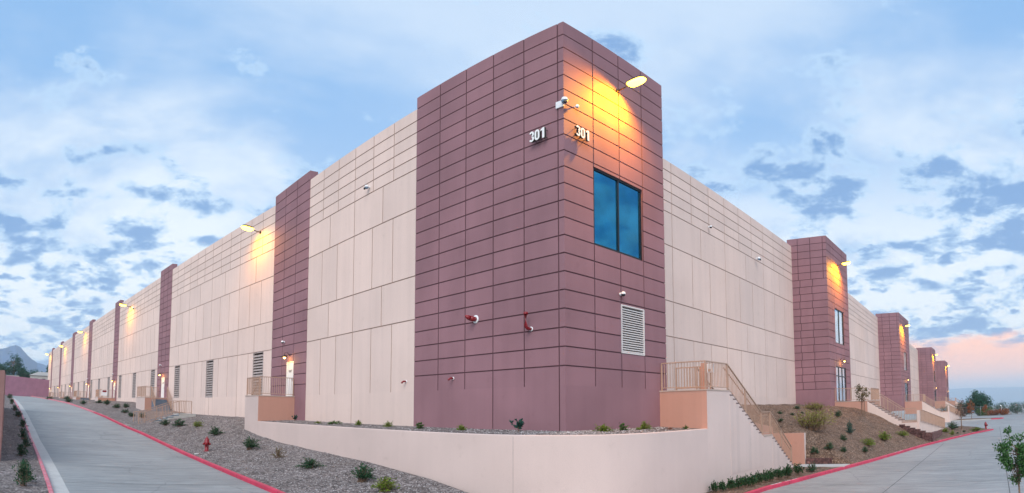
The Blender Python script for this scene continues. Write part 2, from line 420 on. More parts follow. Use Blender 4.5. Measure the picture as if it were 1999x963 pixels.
class MB:
    def __init__(self): self.bm = bmesh.new(); self.mi = 0; self.smooth = False

    def face(self, pts):
        f = self.bm.faces.new([self.bm.verts.new(T(p)) for p in pts]); f.material_index = self.mi; f.smooth = self.smooth; return f

    def hexa(self, b, t):
        """Closed prism between polygon b and polygon t (same length)."""
        n = len(b)
        vb = [self.bm.verts.new(T(p)) for p in b]; vt = [self.bm.verts.new(T(p)) for p in t]
        fs = [self.bm.faces.new(vb[::-1]), self.bm.faces.new(vt)]
        for i in range(n):
            j = (i + 1) % n; fs.append(self.bm.faces.new((vb[i], vb[j], vt[j], vt[i])))
        for f in fs: f.material_index = self.mi; f.smooth = False
        bmesh.ops.recalc_face_normals(self.bm, faces=fs)
        return fs

    def box(self, u0, u1, v0, v1, z0, z1):
        q = [(u0, v0), (u1, v0), (u1, v1), (u0, v1)]
        return self.hexa([(a, b, z0) for a, b in q], [(a, b, z1) for a, b in q])

    def slab(self, A, B, o0, o1, z0, z1, nrm, s0=None, s1=None):
        """Box along plan line A->B between distances s0..s1, offsets o0..o1 along nrm (towards the street), heights z0..z1."""
        L = math.hypot(B[0] - A[0], B[1] - A[1]); d = ((B[0] - A[0]) / L, (B[1] - A[1]) / L)
        s0 = 0 if s0 is None else s0; s1 = L if s1 is None else s1
        q = [(A[0] + d[0] * s + nrm[0] * o, A[1] + d[1] * s + nrm[1] * o) for s, o in ((s0, o0), (s1, o0), (s1, o1), (s0, o1))]
        return self.hexa([(*p, z0) for p in q], [(*p, z1) for p in q])

    def bar(self, p, q, w, h=None):
        """Rectangular bar from p to q."""
        h = h or w
        a, b = Vector(p), Vector(q); d = (b - a).normalized()
        x = d.cross(Vector((0, 0, 1)))
        if x.length < 1e-4: x = Vector((1, 0, 0))
        x.normalize(); y = d.cross(x).normalized()
        c = [x * w / 2 + y * h / 2, x * w / 2 - y * h / 2, -x * w / 2 - y * h / 2, -x * w / 2 + y * h / 2]
        return self.hexa([a + k for k in c], [b + k for k in c])

    def tube(self, pts, r, n=8, cap=True):
        P = [Vector(p) for p in pts]; rs = r if isinstance(r, (list, tuple)) else [r] * len(P)
        rings = []
        for i, p in enumerate(P):
            d = (P[min(i + 1, len(P) - 1)] - P[max(i - 1, 0)]).normalized()
            x = d.cross(Vector((0, 0, 1)))
            if x.length < 1e-3: x = Vector((1, 0, 0))
            x.normalize(); y = d.cross(x).normalized()
            rings.append([self.bm.verts.new(T(p + (x * math.cos(2 * math.pi * k / n) + y * math.sin(2 * math.pi * k / n)) * rs[i])) for k in range(n)])
        fs = []
        for a, b in zip(rings, rings[1:]):
            for k in range(n):
                f = self.bm.faces.new((a[k], a[(k + 1) % n], b[(k + 1) % n], b[k])); f.smooth = True; fs.append(f)
        if cap: fs += [self.bm.faces.new(rings[0][::-1]), self.bm.faces.new(rings[-1])]
        for f in fs: f.material_index = self.mi
        bmesh.ops.recalc_face_normals(self.bm, faces=fs)

    def lathe(self, o, prof, n=20, axis=(0, 0, 1)):
        """Surface of revolution: prof = [(radius, distance along axis)]."""
        o = Vector(o); ax = Vector(axis).normalized()
        x = ax.cross(Vector((0, 0, 1)))
        if x.length < 1e-3: x = Vector((1, 0, 0))
        x.normalize(); y = ax.cross(x).normalized()
        rings = [[self.bm.verts.new(T(o + ax * h + (x * math.cos(2 * math.pi * k / n) + y * math.sin(2 * math.pi * k / n)) * max(r, 1e-4))) for k in range(n)] for r, h in prof]
        fs = []
        for a, b in zip(rings, rings[1:]):
            for k in range(n):
                f = self.bm.faces.new((a[k], a[(k + 1) % n], b[(k + 1) % n], b[k])); f.smooth = True; fs.append(f)
        fs += [self.bm.faces.new(rings[0][::-1]), self.bm.faces.new(rings[-1])]
        for f in fs: f.material_index = self.mi
        bmesh.ops.recalc_face_normals(self.bm, faces=fs)

    def build(self, name, mats, parent=None, origin=(0, 0, 0)):
        if not isinstance(mats, (list, tuple)): mats = [mats]
        o = T(origin)
        if parent is not None: o = WORLD_AT[parent.name]
        for v in self.bm.verts: v.co -= o
        me = bpy.data.meshes.new(name); self.bm.to_mesh(me); self.bm.free()
        for m in mats: me.materials.append(m)
        ob = bpy.data.objects.new(name, me); scene.collection.objects.link(ob)
        if parent is not None: ob.parent = parent
        else: ob.location = o
        WORLD_AT[ob.name] = o.copy()
        return ob


WORLD_AT = {}


def tag(o, label=None, cat=None, group=None, kind=None):
    if label: o['label'] = label
    if cat: o['category'] = cat
    if group: o['group'] = group
    if kind: o['kind'] = kind
    return o


def thing(name, at, label, cat, group=None):
    o = bpy.data.objects.new(name, None); o.empty_display_size = .3
    scene.collection.objects.link(o); o.location = T(at); WORLD_AT[o.name] = T(at)
    return tag(o, label, cat, group)


def copy_tree(o, parent=None, label=None, loc=None, rot=None, scale=None):
    c = o.copy(); scene.collection.objects.link(c)
    if parent is not None: c.parent = parent
    if label: c['label'] = label
    if loc is not None: c.location = loc
    if rot is not None: c.rotation_euler = rot
    if scale is not None: c.scale = scale
    for ch in list(o.children): copy_tree(ch, c)
    return c


def structure(mb, name, mats, kind='structure'):
    return tag(mb.build(name, mats), kind=kind)
# ------------------------------------------------------------------ ground, roads, kerbs, beds
rnd = random.Random(5)


def wob(a, b, k=1.0):
    return (math.sin(a * 1.7 + b * 2.3) + math.sin(a * 3.1 - b * 1.9 + 1.3) * .6 + math.sin(a * 6.3 + b * 5.1) * .35) * k


# the wide terrain: falls into the valley on the right, climbs to the foothills on the left
mb = MB(); bm = mb.bm
rad = [2, 30, 80, 130, 170, 220, 300, 420, 600, 900, 1400, 2200, 3500, 5500, 9000, 15000]
rings = []
for r in rad:
    ring = []
    for k in range(120):
        a = 2 * math.pi * k / 120
        u, v = -12.35 + r * math.cos(a), -14.44 + r * math.sin(a)
        drop = 0 if r < 140 else -min(70, (r - 140) * .16)
        up = min(1.5, (r - 120) * .03) if r > 120 else 0
        ka = max(0, min(1, (math.degrees(math.atan2(v + 14.44, u + 12.35)) + 15) / 30 - .2))   # 0 towards +u (left), 1 towards +v (right)
        z = -3.42 + drop * ka + (up + 3.2 * min(1, max(0, (r - 60) / 90))) * (1 - ka) + (wob(u * .02, v * .02, 1.2) if r > 400 else 0)
        ring.append(bm.verts.new(T((u, v, z))))
    rings.append(ring)
bm.faces.new(rings[0])
for a, b in zip(rings, rings[1:]):
    for k in range(120): bm.faces.new((a[k], a[(k + 1) % 120], b[(k + 1) % 120], b[k]))
bmesh.ops.recalc_face_normals(bm, faces=bm.faces)
structure(mb, 'ground', plain('dry_ground', (0.22, 0.17, 0.12), 0.9, var=.3, scale=.05))

# concrete lot in front and to the right
mb = MB(); bm = mb.bm
us = [-60, -40, -30, -22, -16, -12, -9, -6, -3, 1]
vs_ = [-60, -40, -25, -15, -8, -4, 0, 5, 10, 15, 20, 26, 34, 44, 56, 70, 84, 96, 106]
g = [[bm.verts.new(T((u, v, -3.2 + (0.0 if v < 60 else (v - 60) * .004)))) for v in vs_] for u in us]
for i in range(len(us) - 1):
    for j in range(len(vs_) - 1): bm.faces.new((g[i][j], g[i][j + 1], g[i + 1][j + 1], g[i + 1][j]))
structure(mb, 'parking_lot', M['road_y'])
# saw joints of the lot and lane: dark sealant lines as thin sheets 4 mm above the slab
mb = MB()
for k, v in enumerate([9.5, 14, 18.5, 23, 28, 33, 39, 46, 54, 63]):
    u1 = kerb_u(v) - .5 if v < 50.6 else -3
    mb.face([(-30, v, -3.195), (u1, v, -3.195), (u1, v + .03, -3.195), (-30, v + .03, -3.195)])
for u in (-8.2, -12.7, -17.2):
    v1 = 33 if u > -10 else 60
    mb.face([(u, -8, -3.1945), (u + .03, -8, -3.1945), (u + .03, v1, -3.1945), (u, v1, -3.1945)])
structure(mb, 'pavement_joints', plain('joint_sealant', (0.10, 0.10, 0.10), .9))

# left lane
mb = MB(); bm = mb.bm
SS = [-8, -4, 0, 3, 6, 9, 12, 15, 18, 21, 24, 27, 30, 34, 38, 43, 48, 54, 60, 67, 75, 84, 94, 105, 117, 130, 139]
OO = [0, .2, .45, .7, .9, 1]
g = []
for s in SS:
    a, b = left_plan(s, -6.9), lane_edge(s, -.1)
    g.append([bm.verts.new(T((a[0] + (b[0] - a[0]) * t, a[1] + (b[1] - a[1]) * t, road_z(s) + (.012 if s < 1 else 0)))) for t in OO])
for i in range(len(SS) - 1):
    for j in range(len(OO) - 1): bm.faces.new((g[i][j], g[i + 1][j], g[i + 1][j + 1], g[i][j + 1]))
bmesh.ops.recalc_face_normals(bm, faces=bm.faces)
structure(mb, 'road', M['road_x'])
# pale concrete gutter along the left kerb
mb = MB(); bm = mb.bm
SG = [x for x in SS if x >= 3]
g = [[bm.verts.new(T((*lane_edge(s, o), road_z(s) + .006))) for o in (.5, -.02)] for s in SG]
for i in range(len(SG) - 1): bm.faces.new((g[i][0], g[i + 1][0], g[i + 1][1], g[i][1]))
bmesh.ops.recalc_face_normals(bm, faces=bm.faces)
structure(mb, 'gutter', M['pad'])
mb = MB()
for s in (8, 12.5, 17, 21.5, 30, 36, 43, 51, 60, 70):
    a, b = left_plan(s, -7.0), lane_edge(s, .5); z = road_z(s) + .005
    mb.face([(*a, z), (*b, z), (b[0] + .03, b[1], z), (a[0] + .03, a[1], z)])
structure(mb, 'pavement_joints', plain('joint_sealant_lane', (0.10, 0.105, 0.11), .9))


def kerb(path, name, mat, side=1, w=.16, h=.15, seg=None):
    """path: road-edge points (u,v,z) ; the kerb lies to the given side of the path."""
    mb = MB(); bm = mb.bm; rows = []
    for i, p in enumerate(path):
        a, b = path[max(0, i - 1)], path[min(len(path) - 1, i + 1)]
        d = Vector((b[0] - a[0], b[1] - a[1])).normalized(); n = Vector((-d.y, d.x)) * side
        q = lambda o, z: bm.verts.new(T((p[0] + n.x * o, p[1] + n.y * o, p[2] + z)))
        rows.append([q(0, -.2), q(.008, h * .78), q(.022, h * .94), q(.05, h), q(w - .02, h), q(w, h - .015), q(w, -.2)])
    for a, b in zip(rows, rows[1:]):
        tight = (a[0].co - b[0].co).length < .03
        for k in range(6):
            f = bm.faces.new((a[k], a[k + 1], b[k + 1], b[k])); f.smooth = k in (1, 2); f.material_index = 1 if tight else 0
    bm.faces.new(rows[0]); bm.faces.new(rows[-1])
    bmesh.ops.recalc_face_normals(bm, faces=bm.faces)
    return structure(mb, name, [mat, M['kerb_joint']])


def jointed(path, every=3.0):
    """Insert a narrow joint into the kerb every few metres."""
    out = [path[0]]; run = 0.0
    for a, b in zip(path, path[1:]):
        L = math.dist(a, b); run += L
        if run > every and L > .2:
            run = 0; q = lambda t: tuple(a[k] + (b[k] - a[k]) * t for k in range(3)); out += [q(.5 - .009 / L), q(.5 + .009 / L)]
        out.append(b)
    return out


def dense(path, step=1.2):
    out = []
    for a, b in zip(path, path[1:]):
        L = math.dist(a, b); n = max(1, int(L / step))
        out += [tuple(a[k] + (b[k] - a[k]) * i / n for k in range(3)) for i in range(n)]
    return out + [path[-1]]


SK = [130, 117, 105, 94, 84, 75, 67, 60, 54, 48, 43, 38, 34, 30, 27, 24, 21, 18, 15, 12, 9, 7.2]
kl = [(*left_plan(s, -7.0), road_z(s)) for s in SK]
kr = [(u, v, -3.2) for u, v in KERB_RIGHT]
kerb_path = kl + KERB_CORNER + kr
i0 = 9
kerb(kl[:i0 + 1], 'red_kerb', M['kerb_pink'], -1)
kerb(jointed(dense(kl[i0:] + KERB_CORNER + kr)), 'red_kerb', M['kerb_red'], -1)
kerb(jointed(dense([(*lane_edge(s), road_z(s)) for s in [3, 5, 7, 9, 12, 15, 18, 21, 24, 27, 30, 34, 38, 43, 48, 54, 60, 67, 75, 84, 94, 105, 117, 130]])), 'red_kerb', M['kerb_pink'], -1)
# return of the right-hand bed tip
kerb([(-12.0, 50.6, -3.2), (-11.7, 51.5, -3.2), (-10.8, 51.9, -3.2), (-9.0, 51.2, -3.2), (-7.2, 49.5, -3.2), (-6.6, 47.5, -3.2)], 'kerb', M['kerb_grey'], -1)
# worn white stencilling on the red kerb
mb = MB()
for v0, ln in ((8.0, .9), (9.2, .5), (9.85, .45), (23.5, .55), (24.4, .8), (40.2, .9)):
    for k in range(3):
        a = v0 + ln * k / 3 + .03; b = v0 + ln * (k + 1) / 3 - .03
        mb.face([(kerb_u(a) + .045, a, -3.0455), (kerb_u(a) + .12, a, -3.0455), (kerb_u(b) + .12, b, -3.0455), (kerb_u(b) + .045, b, -3.0455)])
structure(mb, 'kerb_marking', M['paint_white'])

# crushed-granite bank left of the building
mb = MB(); bm = mb.bm
SB = []
s = 0.0
while s < 140: SB.append(s); s += .45 if s < 30 else (.9 if s < 60 else 3)
NT = 16; g = []
for s in SB:
    if s < 22.6: oi = -2.2
    else: oi = -2.3 * (1 - min(1, (s - 22.6) / 1.6)) + .06
    row = []
    for j in range(NT + 1):
        off = oi + (-6.84 - oi) * j / NT
        p = left_plan(s, off); k = 0 if j in (0, NT) else 1
        row.append(bm.verts.new(T((*p, slope_z(s, min(off, oi)) + wob(p[0] * 1.1, p[1] * 1.3, .03) * k))))
    g.append(row)
for i in range(len(SB) - 1):
    for j in range(NT):
        f = bm.faces.new((g[i][j], g[i + 1][j], g[i + 1][j + 1], g[i][j + 1])); f.smooth = True
# round the corner to the right-hand bed
inner = [(0, -1.15, -2.75), (-.6, -.9, -2.85), (-1.1, -.3, -2.92), (-1.6, .6, -3.0)]
outer = [(0, -6.35), (-1.6, -5.2), (-2.9, -3.2), (-3.3, .6)]
prev = g[0]
for (a, b) in zip(inner, outer):
    row = [bm.verts.new(T((a[0] + (b[0] - a[0]) * j / NT, a[1] + (b[1] - a[1]) * j / NT, a[2] + (-3.03 - a[2]) * j / NT))) for j in range(NT + 1)]
    for j in range(NT): bm.faces.new((prev[j], row[j], row[j + 1], prev[j + 1]))
    prev = row
bmesh.ops.recalc_face_normals(bm, faces=bm.faces)
gravel_bank = structure(mb, 'gravel_bank', M['gravel'])

# narrow strip behind the left kerb
mb = MB(); bm = mb.bm
SL = [x for x in SS if x >= 3]
g = [[bm.verts.new(T((*lane_edge(s, o), road_z(s) + .12 + (wob(s, o * 3, .02) if -1.9 < o < -.2 else 0)))) for o in (-.14, -.5, -1.0, -1.5, -2, -4)] for s in SL]
for i in range(len(SL) - 1):
    for j in range(5): bm.faces.new((g[i][j], g[i + 1][j], g[i + 1][j + 1], g[i][j + 1]))
bmesh.ops.recalc_face_normals(bm, faces=bm.faces)
structure(mb, 'gravel_strip', M['gravel'])

# planting bed between tower and retaining wall
mb = MB(); bm = mb.bm
bld = [(20.2, .02), (17, .02), (14, .02), (11, .02), (8, .02), (6, .02), (4, .02), (2.6, .02), (1.5, .02), (.7, .02), (.02, .02), (.02, .25), (.02, .6), (.02, 1.0), (.02, 1.6), (.02, 2.4), (.02, 3.4), (.02, 5.6)]
g = []
for (a, b) in zip(WALL_PLAN, bld):
    g.append([bm.verts.new(T((a[0] * (1 - t) + b[0] * t, a[1] * (1 - t) + b[1] * t, -.70 + .10 * t + (wob(a[0] * 2 + t * 5, a[1] * 2, .008) if 0 < t < 1 else 0)))) for t in (.05, .25, .5, .75, 1)])
for a, b in zip(g, g[1:]):
    for j in range(4): bm.faces.new((a[j], b[j], b[j + 1], a[j + 1]))
bmesh.ops.recalc_face_normals(bm, faces=bm.faces)
structure(mb, 'gravel_bed', M['gravel'])

# brown bed along the right kerb and the bank beyond the staircase
mb = MB(); bm = mb.bm
g = []
for v in [.6, 2, 4, 6, 8, 10, 12, 14, 15.15]:
    a, b = -2.0, kerb_u(v) + .14
    g.append([bm.verts.new(T((a + (b - a) * j / 5, v, -3.04 - .02 * j / 5 + (wob(v * 2, j, .012) if 0 < j < 5 else 0)))) for j in range(6)])
for a, b in zip(g, g[1:]):
    for j in range(5): bm.faces.new((a[j], b[j], b[j + 1], a[j + 1]))
bmesh.ops.recalc_face_normals(bm, faces=bm.faces)
structure(mb, 'mulch_bed', M['mulch'])


def bank(vlist, u_in, name):
    mb = MB(); bm = mb.bm; g = []
    for v in vlist:
        a, b = u_in(v), kerb_u(v) + .14
        skirt = [bm.verts.new(T((a + (b - a) * j / 22, v, -3.6))) for j in range(23)] if v in (vlist[0], vlist[-1]) else None
        if skirt and v == vlist[0]: g.append(skirt)
        g.append([bm.verts.new(T((a + (b - a) * j / 22, v, hill_z(a + (b - a) * j / 22, v) + (wob(v * 1.3, (a + (b - a) * j / 22) * 1.5, .035) if 0 < j < 22 else 0)))) for j in range(23)])
        if skirt and v == vlist[-1]: g.append(skirt)
    for a, b in zip(g, g[1:]):
        for j in range(22):
            f = bm.faces.new((a[j], b[j], b[j + 1], a[j + 1])); f.smooth = True
    bmesh.ops.recalc_face_normals(bm, faces=bm.faces)
    structure(mb, name, M['mulch'])


def frange(a, b, n): return [a + (b - a) * i / n for i in range(n + 1)]


bank(frange(16.75, 32.35, 30), lambda v: 3.9, 'mulch_bank')
bank(frange(32.36, 34.15, 6), lambda v: .9, 'mulch_bank')
bank(frange(34.25, 50.3, 24), lambda v: lerp_table(v, [34.2, 45, 51], [-5.7, -6.7, -9.0]), 'mulch_bed')
# upper ground behind the near staircase, up to the wall
mb = MB()
mb.hexa([(-.4, 6.2, -3), (3.6, 6.2, -3), (3.6, 16.76, -3), (-.4, 16.76, -3)], [(-.4, 6.2, .2), (3.6, 6.2, .3), (3.6, 16.76, .2), (-.4, 16.76, -1.44)])
structure(mb, 'mulch_bank', M['mulch'])
# concrete pads at stair feet and hydrant
mb = MB(); mb.box(kerb_u(16) + .14, -2.06, 15.2, 16.55, -3.3, -3.04); structure(mb, 'path', M['pad'])
mb = MB()
mb.bm.free()

# haze-softened mountains
def ridge(name, pts, depth, zb, mat, seed):
    """pts: (u, v, z) crest points; a real ridge falling away in front and behind."""
    rr = random.Random(seed); mb = MB(); bm = mb.bm; rows = []
    P = []
    for a, b in zip(pts, pts[1:]):
        for i in range(10):
            t = i / 10; P.append([a[k] + (b[k] - a[k]) * t for k in range(3)])
    P.append(list(pts[-1]))
    c = Vector((-12.35, -14.44))
    for i, p in enumerate(P):
        d = (Vector((p[0], p[1])) - c).normalized()
        zc = p[2] + wob(i * .3, seed, (p[2] - zb) * .004)
        row = []
        for j, (o, h) in enumerate(((-1, 0), (-.72, .16), (-.45, .42), (-.2, .76), (0, 1), (.3, .7), (1, 0))):
            o += .05 * math.sin(i * .21 + j) + .02 * math.sin(i * .5 + 2 * j)
            hh = h + (.04 * math.sin(i * .27 + j * 2) if 0 < h < 1 else 0)
            row.append(bm.verts.new(T((p[0] + d.x * o * depth, p[1] + d.y * o * depth, zb + (zc - zb) * hh))))
        rows.append(row)
    for a, b in zip(rows, rows[1:]):
        for k in range(6):
            f = bm.faces.new((a[k], a[k + 1], b[k + 1], b[k])); f.smooth = True
    bmesh.ops.recalc_face_normals(bm, faces=bm.faces)
    return structure(mb, name, mat)


mt = plain('haze_tinted_mountain', (0.022, 0.075, 0.19), 0.95, var=.2, scale=.004)  # blue of the distant haze is put into the slope colour
ridge('mountain', [(3207, -737, 76), (3244, -547, 97), (3264, -411, 149), (3275, -305, 245), (3279, -251, 270), (3282, -212, 286), (3284, -168, 294), (3285, -134, 281), (3287, -87, 236), (3287, -46, 204), (3287, 19, 188), (3285, 117, 175), (3276, 259, 126), (3262, 399, 70)], 900, -40, mt, 3)
ridge('mountain', [(2121, 10266, 177), (1421, 10387, 202), (891, 10447, 233), (538, 10471, 226), (183, 10484, 227), (-172, 10484, 219), (-614, 10468, 197), (-1232, 10414, 183), (-2103, 10275, 81), (-3125, 10014, -87)], 2500, -80, mt, 8)
ridge('mountain', [(527, 4151, 65), (369, 4168, 37), (310, 4173, 27), (261, 4177, 0), (195, 4180, -24), (37, 4185, -49)], 700, -60, mt, 5)
# ------------------------------------------------------------------ the warehouse
G_ = 0.61                                  # spacing of the horizontal reveals
TOP = 14.28                                # tower and pilaster height above eye level
WTOP = 13.67


def cut(rects, holes):
    for (a0, a1, b0, b1) in holes:
        out = []
        for (s0, s1, z0, z1) in rects:
            if a1 <= s0 or a0 >= s1 or b1 <= z0 or b0 >= z1: out.append((s0, s1, z0, z1)); continue
            if a0 > s0: out.append((s0, a0, z0, z1))
            if a1 < s1: out.append((a1, s1, z0, z1))
            m0, m1 = max(a0, s0), min(a1, s1)
            if b0 > z0: out.append((m0, m1, z0, b0))
            if b1 < z1: out.append((m0, m1, b1, z1))
        rects = out
    return rects


def facade(mb, A, B, nrm, rows, holes=(), t=.03, g=.036, thick=.34, out=0.0, inset=0.0):
    """Concrete panels with real recessed reveals: raised plates in front of a slab."""
    L = math.hypot(B[0] - A[0], B[1] - A[1])
    zt, zb = rows[0][1], rows[-1][0]
    for r in cut([(inset, L, zb, zt - .004)], holes):
        mb.mi = 0
        fs = mb.slab(A, B, out - thick, out - t, r[2], r[3], nrm, r[0], r[1]); fs[4].material_index = 1  # slab face takes the painted groove shade
    mb.mi = 0
    for (z0, z1, joints, gb, gt) in rows:
        js = [0] + [j for j in joints if .05 < j < L - .05] + [L]
        for a, b in zip(js, js[1:]):
            s0 = a + (g / 2 if a > 0 else 0); s1 = b - (g / 2 if b < L else 0)
            for r in cut([(s0, s1, z0 + (g / 2 if gb else 0), z1 - (g / 2 if gt else 0))], holes):
                c = .006                                # small arris on every plate
                p = lambda s, o, z: (A[0] + d[0] * s + nrm[0] * o, A[1] + d[1] * s + nrm[1] * o, z)
                d = ((B[0] - A[0]) / L, (B[1] - A[1]) / L)
                q0 = [p(r[0], out - t, r[2]), p(r[1], out - t, r[2]), p(r[1], out - t, r[3]), p(r[0], out - t, r[3])]
                e = [c if r[0] > 0 else 0, c if r[1] < L else 0, c if (gb and abs(r[2] - z0) < .1) else 0, c if (gt and abs(r[3] - z1) < .1) else 0]
                q1 = [p(r[0] + e[0], out, r[2] + e[2]), p(r[1] - e[1], out, r[2] + e[2]), p(r[1] - e[1], out, r[3] - e[3]), p(r[0] + e[0], out, r[3] - e[3])]
                fs = mb.hexa(q0, q1)
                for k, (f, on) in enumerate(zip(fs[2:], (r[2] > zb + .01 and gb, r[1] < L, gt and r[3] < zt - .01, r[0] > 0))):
                    if on and (L > 9 or k % 2): f.material_index = 1            # groove shade painted on the plate sides as a darker tone


def mauve_rows(joints, full, zb, low=1.47, stub=.85):
    rows = []; n = int(round((TOP - low) / G_))
    for i in range(n):
        rows.append((TOP - G_ * (i + 1), TOP - G_ * i, joints, True, i > 0))
    z = TOP - G_ * n
    rows.append((stub, z, joints, False, True)); rows.append((zb, stub, full, False, False))
    return rows


def cream_rows(L, zb, bays):
    A = [L * i / (bays * 6) for i in range(1, bays * 6)]
    Bj = [L * i / (bays * 4) for i in range(1, bays * 4)]
    P = [L * i / (bays * 2) for i in range(1, bays * 2)]
    zs = [WTOP, 13.06, 12.45, 11.84, 11.23, 10.62, 8.75, 5.72, 3.85, .84, zb]
    js = [A, A, A, A, A, Bj, A, Bj, A, P]
    rows = []
    for i in range(10):
        rows.append((zs[i + 1], zs[i], js[i], i < 8, 0 < i < 9))
    return rows


LEFT_N = lambda s: (0.0, -1.0) if s < 24 else (-.0936, -.9956)
wh = thing('warehouse', (0, 0, -.7), 'long pale pink concrete warehouse with mauve corner tower, mauve pilasters and projecting bays', 'warehouse')


def part(mb, name, mats, parent=wh): return mb.build(name, mats, parent)


# --- the corner tower
MA = [M['mauve'], M['mauve_groove_shade']]
mb = MB()
facade(mb, (0, 0), (8.16, 0), (0, -1), mauve_rows([.25, 1.80, 3.35, 4.89, 6.53], [.25, 3.35], -1.0), inset=.031)
WIN1 = (1.56, 4.56, 5.74, 8.66); LOU1 = (3.08, 4.58, 2.08, 3.84)
facade(mb, (0, .031), (0, 6.15), (-1, 0), mauve_rows([1.52, 3.05, 4.56], [], -1.0), [(WIN1[0] - .031, WIN1[1] - .031, WIN1[2], WIN1[3]), (LOU1[0] - .031, LOU1[1] - .031, LOU1[2], LOU1[3])])
mb.box(.345, 8.16, .345, 6.15, -1.0, TOP - .05)
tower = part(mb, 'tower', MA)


def window(A, d, nrm, s0, s1, z0, z1, lites, glass, parent=wh, transom=None, name='window', door=False):
    """Dark aluminium frame set back in the opening, with panes; returns the window part."""
    P = lambda s, o: (A[0] + d[0] * s + nrm[0] * o, A[1] + d[1] * s + nrm[1] * o)
    L = s1 - s0; fw = .07
    mb = MB(); A2, B2 = P(s0, 0), P(s1, 0)
    for a, b in ((0, fw), (L - fw, L)): mb.slab(A2, B2, -.16, -.045, z0, z1, nrm, a, b)
    for za, zb in ((z0, z0 + fw), (z1 - fw, z1)): mb.slab(A2, B2, -.158, -.047, za, zb, nrm, fw, L - fw)
    for k in range(1, lites): mb.slab(A2, B2, -.155, -.05, z0 + fw, z1 - fw, nrm, L * k / lites - .035, L * k / lites + .035)
    if transom: mb.slab(A2, B2, -.152, -.052, transom - .04, transom + .04, nrm, fw, L - fw)
    fr = mb.build(name, [M['frame']], parent)
    mb = MB(); mb.slab(A2, B2, -.34, -.30, z0, z1, nrm, 0, L)
    mb.build('backing', [M['dark']], fr)
    spans = [(L * k / lites + .036 if k else fw + .001, L * (k + 1) / lites - .036 if k < lites - 1 else L - fw - .001) for k in range(lites)]
    for (a, b) in spans:
        for (za, zb) in ((z0 + fw + .001, z1 - fw - .001),) if not transom else ((z0 + fw + .001, transom - .041), (transom + .041, z1 - fw - .001)):
            mb = MB(); mb.slab(A2, B2, -.115, -.10, za, zb, nrm, a, b); mb.build('pane', [glass], fr)
    if door:
        for k in (1, 2):
            mb = MB(); p = P(s0 + L * k / lites - (.10 if k == 1 else -.10), -.04)
            mb.tube([(*P(s0 + L * k / lites - (.10 if k == 1 else -.10), -.10), z0 + .8), (*p, z0 + .82), (*p, z0 + 1.33), (*P(s0 + L * k / lites - (.10 if k == 1 else -.10), -.10), z0 + 1.35)], .018)
            mb.build('handle', [M['steel']], fr)
    return fr


def louver(A, d, nrm, s0, s1, z0, z1, mat, pitch=.17):
    P = lambda s, o: (A[0] + d[0] * s + nrm[0] * o, A[1] + d[1] * s + nrm[1] * o)
    A2, B2 = P(s0, 0), P(s1, 0); L = s1 - s0; mb = MB()
    mb.mi = 1; mb.slab(A2, B2, -.335, -.28, z0, z1, nrm, 0, L)
    mb.mi = 0
    for a, b in ((0, .05), (L - .05, L)): mb.slab(A2, B2, -.16, .012, z0, z1, nrm, a, b)
    for za, zb in ((z0, z0 + .05), (z1 - .05, z1)): mb.slab(A2, B2, -.158, .01, za, zb, nrm, .05, L - .05)
    n = int((z1 - z0 - .1) / pitch)
    for i in range(n):
        z = z0 + .06 + i * pitch; th = pitch * (.38 if pitch > .12 else .62)
        p = lambda s, o: P(s0 + s, o)
        b = [(*p(.05, -.005), z), (*p(L - .05, -.005), z), (*p(L - .05, -.12), z + pitch * .62), (*p(.05, -.12), z + pitch * .62)]
        t = [(q[0], q[1], q[2] + th * .6) for q in b]
        mb.hexa(b, t)
    return part(mb, 'louver', [mat, M['louver_back_pale' if mat is M['louver_white'] else 'louver_back']])


window((0, 0), (0, 1), (-1, 0), *WIN1, 2, M['glass'])
louver((0, 0), (0, 1), (-1, 0), *LOU1, M['louver_white'], .085)

# --- the left facade: walls, pilasters, doors, louvers
PIL = [(18.7, 24.0), (46.1, 50.15), (69.5, 72.6), (90.5, 93.8), (110.7, 114.3), (131.1, 134.2), (150.2, 152.9)]
LOUV = [26.05, 35.05, 43.5, 51.9, 60.0, 67.7, 75.2, 82.6, 89.4, 96.8, 103.4, 109.4, 116.0, 122.3, 128.6, 136.2, 143.0]
LFLOOR = .79


def left_seg(s0, s1, kind, bays, holes):
    A, B = left_line(s0), left_line(s1); nrm = LEFT_N((s0 + s1) / 2); L = s1 - s0
    zb = base_z(s0) - .9; mb = MB()
    h = [(a - s0, b - s0, c, d) for a, b, c, d in holes]
    if kind == 'wall':
        facade(mb, A, B, nrm, cream_rows(L, zb, bays), h); part(mb, 'wall', [M['cream'], M['cream_groove_shade']])
    else:
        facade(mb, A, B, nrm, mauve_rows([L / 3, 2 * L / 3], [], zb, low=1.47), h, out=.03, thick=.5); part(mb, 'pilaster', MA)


LW = .8
edges = [8.16] + [x for p in PIL for x in p] + [161.0]
for k in range(0, len(edges), 2):
    s0, s1 = edges[k], edges[k + 1]
    hs = [(c - LW, c + LW, .80, 3.83) for c in LOUV if s0 < c < s1]
    left_seg(s0, s1, 'wall', 1 if s1 - s0 < 13 else 2, hs)
DOORS = []
for i, (s0, s1) in enumerate(PIL):
    fl = LFLOOR + max(0, (s0 - 60) * .003); ds = s0 + (s1 - s0) * .33
    DOORS.append((ds, ds + 1.07, fl))
    left_seg(s0, s1, 'pilaster', 1, [(ds, ds + 1.07, fl, fl + 2.1)])
for c in LOUV:
    A, B = left_line(c - LW), left_line(c + LW); L = 2 * LW
    louver(A, ((B[0] - A[0]) / L, (B[1] - A[1]) / L), LEFT_N(c), 0, L, .80, 3.83, M['louver'], .19)


